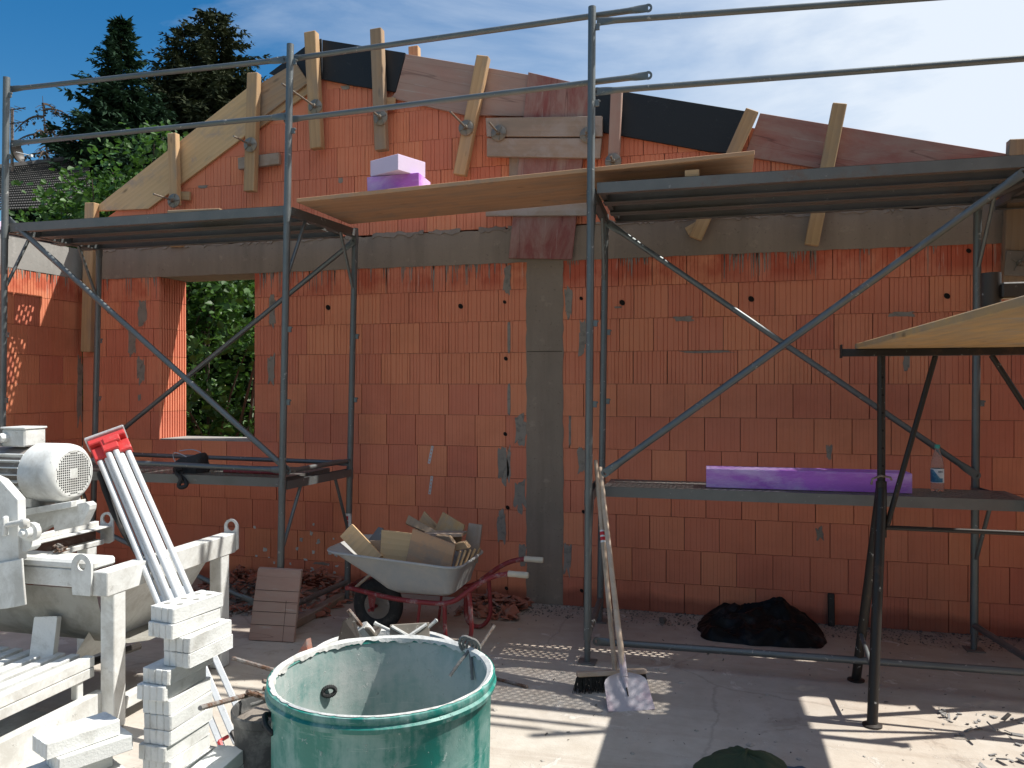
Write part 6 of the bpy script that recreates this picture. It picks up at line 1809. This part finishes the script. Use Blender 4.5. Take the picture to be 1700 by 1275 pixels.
# dried mortar droppings
r = random.Random(77); m = MB()
for k in range(110):
    x = r.uniform(-0.6, 3.2); y = r.uniform(-3.0, -0.25); s = r.uniform(.004, .017) * (1.8 if r.random() < .06 else 1)
    n = 9; P = [Vector((x + cos(2 * pi * q / n) * s * r.uniform(.6, 1.2), y + sin(2 * pi * q / n) * s * r.uniform(.5, 1.1), 0.0012)) for q in range(n)]
    T2 = [Vector((x + (p.x - x) * .6, y + (p.y - y) * .6, 0.002 + s * r.uniform(.08, .28))) for p in P]
    m.add(P + T2, [(q, (q + 1) % n, n + (q + 1) % n, n + q) for q in range(n)] + [tuple(range(n, 2 * n))])
tag(m.build('mortar_droppings', M['mortar_drop'], None), 'dried mortar droppings stuck to the concrete floor', 'mortar', kind='stuff')

# ------------------------------------------------------------------ trees, shrubs, house beyond the wall
def leaf_cloud(m, pts, size, rnd, up=0.35, fold=0.35):
    V = []; F = []; n0 = len(m.v)
    for p in pts:
        s = size * rnd.uniform(0.6, 1.25)
        d = Vector((rnd.gauss(0, 1), rnd.gauss(0, 1), rnd.gauss(-0.25, .6))).normalized()
        nn = Vector((rnd.gauss(0, .7), rnd.gauss(0, .7), up + rnd.random())); nn = (nn - d * nn.dot(d)).normalized(); w = d.cross(nn)
        b = len(V)
        V += [p, p + d * s * .35 + w * s * .42 + nn * s * .10, p + d * s * .78 + w * s * .30 + nn * s * .02, p + d * s * 1.05 - nn * s * .10, p + d * s * .78 - w * s * .30 + nn * s * .02, p + d * s * .35 - w * s * .42 + nn * s * .10, p + d * s * .55 - nn * s * fold * .1]
        F += [(b, b + 1, b + 6), (b + 1, b + 2, b + 6), (b + 2, b + 3, b + 6), (b + 3, b + 4, b + 6), (b + 4, b + 5, b + 6), (b + 5, b, b + 6)]
    m.v += V; m.f += [tuple(i + n0 for i in f) for f in F]; m.mi += [0] * len(F)

def shrub(base, blobs, n, size, seed, label, name='hazel_shrub', mat='leaf'):
    r = random.Random(seed); base = Vector(base)
    t = thing(name, base, label, 'shrub', None)
    m = MB(); pts = []
    tot = sum(b[3] * b[4] * b[5] for b in blobs)
    for (cx, cy, cz, ax, ay, az) in blobs:
        k = int(n * ax * ay * az / tot); c = Vector((cx, cy, cz))
        twigs = []
        for q in range(max(12, k // 28)):
            d = Vector((r.gauss(0, 1), r.gauss(0, 1), r.gauss(.1, 1))).normalized(); f = r.random() ** 0.42
            rr = 1 + 0.22 * mnoise.noise(d * 2.2 + c)
            twigs.append((c + Vector((d.x * ax, d.y * ay, d.z * az)) * f * rr, d))
        for q in range(k):
            tp, d = twigs[q % len(twigs)]
            pts.append(tp + Vector((r.gauss(0, 1), r.gauss(0, 1), r.gauss(0, .7))) * 0.13)
        st = MB()
    pts = [p for p in pts if p.z > 0.05 and p.y > WD + 0.12]
    leaf_cloud(m, pts, size, r)
    m.build('foliage', M[mat], t, fixn=False)
    st = MB()
    for (cx, cy, cz, ax, ay, az) in blobs:
        for q in range(14):
            a = base + Vector((r.uniform(-.3, .3), r.uniform(-.15, .3), -0.25)); e = Vector((cx + r.uniform(-.8, .8) * ax, max(WD + .2, cy + r.uniform(-.7, .7) * ay), cz + r.uniform(-.2, .85) * az))
            mid_ = a.lerp(e, .55) + Vector((r.uniform(-.2, .2), r.uniform(-.1, .2), .25))
            P = [(a * (1 - s) ** 2 + mid_ * 2 * s * (1 - s) + e * s * s) for s in [k / 7 for k in range(8)]]
            st.path(P, .02, 5, [0.022 * (1 - k / 8.5) + .003 for k in range(8)])
    st.build('stem', M['bark'], t, True)
    return t
# window view and the growth seen over the side wall
shrub((-4.0, 1.9, 0), [(-4.2, 2.0, 1.5, 1.5, 1.0, 1.6), (-2.7, 1.9, 2.95, 1.2, .9, .55)], 4200, 0.10, 21, 'dense hazel shrub filling the window opening')  # second blob: added unseen canopy that shades the window view
shrub((-5.6, 2.6, 0), [(-5.9, 2.6, 3.15, 1.25, 0.8, 1.8), (-5.15, 2.6, 4.6, 0.42, 0.4, 0.6), (-4.7, 2.6, 3.0, .8, .7, 1.2)], 10500, 0.088, 22, 'tall hazel shrub rising behind the yellow gable board')
shrub((-7.4, 3.2, 0), [(-7.5, 3.3, 2.75, 1.5, .8, 1.7), (-6.7, 3.2, 3.3, .8, .6, 1.2)], 7800, 0.09, 23, 'lower hazel shrub in front of the dark tiled roof')
shrub((-5.0, 5.2, 0), [(-5.6, 4.6, 1.9, 2.6, .6, 2.1)], 7500, 0.14, 24, 'dark shrub further back, its colour standing for shade behind the window opening', 'dark_gap_shrub', 'leaf_dark')  # leaf colour carries the dark gaps behind the hazel

def conifer(px, ytop, depth, base_r, label, seed, mat='needle', droop=0.25, lean=0.0, dens=1.0, wide_top=0.0, tl=1.0, nkm=1.0):
    r = random.Random(seed)
    top = at(px, ytop, depth); base = Vector((top.x - lean, top.y, -0.25)); H = top.z - base.z
    t = thing('conifer_tree', base, label, 'tree', None)
    m = MB(); m.path([base.lerp(top, k / 10) for k in range(11)], .1, 8, [0.26 * (1 - k / 10.4) for k in range(11)]); m.build('trunk', M['bark'], t, True)
    m = MB(); V = []; F = []
    lev = int(46 * dens)
    for k in range(lev):
        f = 0.18 + 0.815 * (k / (lev - 1))          # height fraction
        R = base_r * ((1 - f) ** 0.85 + wide_top * (1 - f) ** 0.3) * (1 if f > .3 else .9) + 0.10
        nb = max(5, int(15 * (1 - f) + 6))
        for q in range(nb):
            a = 2 * pi * q / nb + r.uniform(-.4, .4); ln = R * r.uniform(.62, 1.18)
            o = base + (top - base) * f
            d = Vector((cos(a), sin(a), 0))
            np_ = max(4, int(ln / 0.16))
            for s in range(np_):
                u = (s + 1) / np_
                c = o + d * ln * u + Vector((0, 0, -droop * ln * u * (1 - 0.55 * u * u) + 0.10 * ln * u ** 3))
                w = 0.30 * tl * (0.6 + 0.7 * (1 - u)) * (1 if f < .85 else .7)
                sd = Vector((-d.y, d.x, 0))
                for z in range(int(7 * nkm)):
                    e = (d * r.uniform(.2, 1.1) + sd * r.uniform(-1.1, 1.1) + Vector((0, 0, r.uniform(-.75, .35)))).normalized()
                    L_ = w * r.uniform(.45, 1.1); pw = e.cross(Vector((r.gauss(0, 1), r.gauss(0, 1), 1))).normalized() * L_ * .17
                    p = c + d * r.uniform(-.1, .1) + sd * r.uniform(-.06, .06)
                    b = len(V); V += [p - pw * .4, p + e * L_ * .45 + pw, p + e * L_, p + e * L_ * .45 - pw]; F.append((b, b + 1, b + 2, b + 3))
    m.v = V; m.f = F; m.mi = [0] * len(F)
    m.build('crown', M[mat], t, fixn=False)
    return t
conifer(201, 34, 21, 4.1, 'slender dark spruce tree rising behind the hazel shrubs', 31, nkm=2.0, tl=1.3)
conifer(358, 26, 25, 3.1, 'broad dark conifer with ragged top behind the gable', 32, 'needle_brown', -0.10, 0.0, 1.15, 0.55, 1.45, 1.8)
conifer(304, 50, 25.5, 2.9, 'shorter dark conifer pressed against the broad one', 33, 'needle_brown', -0.25, 0.0, 0.8, 0.35, 1.4, 1.6)

def bare_tree(px, ytop, depth, spread, label, seed, n=26):
    r = random.Random(seed); top = at(px, ytop, depth); base = Vector((top.x, top.y, -0.25))
    t = thing('bare_tree', base, label, 'tree'); m = MB(); lv = MB(); H = top.z + .25
    m.path([base + Vector((0.12 * sin(k * .9), 0, H * k / 12)) for k in range(13)], .1, 6, [0.13 * (1 - k / 12.6) for k in range(13)])
    pts = []
    for k in range(n):
        f = r.uniform(.66, .99); o = base + Vector((0.12 * sin(f * 10.8), 0, H * f)); a = r.uniform(0, 6.28); ln = spread * (1.15 - f * .75) * r.uniform(.5, 1.2)
        d = Vector((cos(a), sin(a) * .7, 0)); P = [o + d * ln * s + Vector((0, 0, ln * (.30 * s - .55 * s * s))) for s in [q / 6 for q in range(7)]]
        m.path(P, .02, 4, [0.035 * (1 - q / 7) + .006 for q in range(7)])
        for q in range(10):
            s = r.uniform(.25, 1); c = P[min(6, int(s * 6))]; e = c + Vector((r.uniform(-.5, .5), r.uniform(-.4, .4), r.uniform(-.55, .15))) * ln * .35
            m.path([c, c.lerp(e, .5) + Vector((0, 0, .04)), e], .01, 3, [.012, .009, .005]); pts += [c.lerp(e, r.random()) + Vector((0, 0, -.06)) for _ in range(3)]
    m.build('trunk', M['dry_twig'], t, True); leaf_cloud(lv, pts, 0.075, r, 0, .2); lv.build('crown', M['dry_leaf'], t, fixn=False)
bare_tree(76, 158, 23, 2.6, 'half dead tree with drooping twigs above the dark roof', 41, 34)
bare_tree(112, 218, 26, 2.6, 'brownish thin tree right of the half dead one', 42, 60)

# house with a tiled roof
rl, rr_ = at(34, 277, 19.5), at(150, 263, 20.5)
el, er = at(-60, 352, 16.2), at(150, 345, 17.2)
hs = thing('neighbour_house', Vector((rl.x, rl.y, -0.25)), 'neighbouring house with a dark tiled roof behind the shrubs', 'house')
rl2 = at(-10, 283, 19.2)
A_, B_ = rl2, rr_; C_, D_ = el, er
B_ = A_ + (rr_ - rl) * 1.35; D_ = C_ + (er - el) * 1.0
m = MB(); rows, cols = 19, 150
for i in range(rows):
    f0, f1 = i / rows, (i + 1.12) / rows
    V = []
    nrm = (B_ - A_).cross(C_ - A_).normalized(); nrm = nrm if nrm.z > 0 else -nrm
    for k in range(cols + 1):
        u = k / cols; wv = 0.022 * abs(sin(k * pi / 3.0))
        p = (A_.lerp(B_, u)).lerp(C_.lerp(D_, u), f0) + nrm * (0.005 + wv * .6); q = (A_.lerp(B_, u)).lerp(C_.lerp(D_, u), f1) + nrm * (0.048 + wv)
        V += [p, q, q - nrm * 0.03]
    m.add(V, [(3 * k, 3 * k + 3, 3 * k + 4, 3 * k + 1) for k in range(cols)] + [(3 * k + 1, 3 * k + 4, 3 * k + 5, 3 * k + 2) for k in range(cols)])
rf = m.build('roof', M['tile'], hs, fixn=False)
m = MB(); m.path([A_.lerp(B_, k / 24) + Vector((0, 0, .05)) for k in range(25)], .1, 8, [.10 if k % 2 else .085 for k in range(25)]); m.build('ridge_tiles', M['tile'], rf, True)
m = MB()
bk_ = (A_ - C_); bk_.z = 0
m.prism([C_ + Vector((0.2, 0.5, -.15)), D_ + Vector((0, .5, -.15)), D_ + bk_ * 1.7 + Vector((0, 0, -.15)), C_ + bk_ * 1.7 + Vector((0.2, 0, -.15))], (0, 0, -(C_.z + .1)))
m.build('wall', M['plaster'], hs)
m = MB(); E_ = A_ + bk_ + Vector((0, 0, C_.z - A_.z)); G_ = B_ + bk_ + Vector((0, 0, C_.z - A_.z)); m.add([A_, B_, G_, E_], [(0, 1, 2, 3)]); m.build('rear_roof', M['tile'], hs, fixn=False)
ps = at(20, 300, 19.0); pt = at(20, 180, 19.0)
m = MB(); m.tube(ps, pt, 0.035, 8); an = m.build('antenna_mast', M['rust'], hs, True)
m = MB()
for (yy, hw) in ((184, 16), (207, 18)):
    p = at(20, yy, 19.0); m.tube(p - Vector((.18, .1, .02)), p + Vector((.30, .1, .09)), 0.014, 5)
    for k in range(4): q = p + Vector((-.12 + k * .12, .0, .02 * k)); m.tube(q - Vector((.02, .14, 0)), q + Vector((.02, .14, 0)), 0.008, 4)
m.build('antenna_rods', M['steel_black'], an)
p = at(27, 252, 18.9); m = MB()
dd = Vector((1, .35, .25)).normalized()
m.lathe(p, [(0, -.09), (.12, -.075), (.22, -.02), (.26, .03), (.262, .04), (.22, -.005), (.12, -.06), (0, -.075)], 28, dd, sx=1.1); m.build('satellite_dish', M['steel_black'], hs, True)
m = MB(); m.tube(p, p + dd * .35 + Vector((0, 0, -.16)), 0.012, 6); m.box(p + dd * .35 + Vector((0, 0, -.16)), (.06, .06, .06)); m.build('dish_arm', M['label_white'], hs)
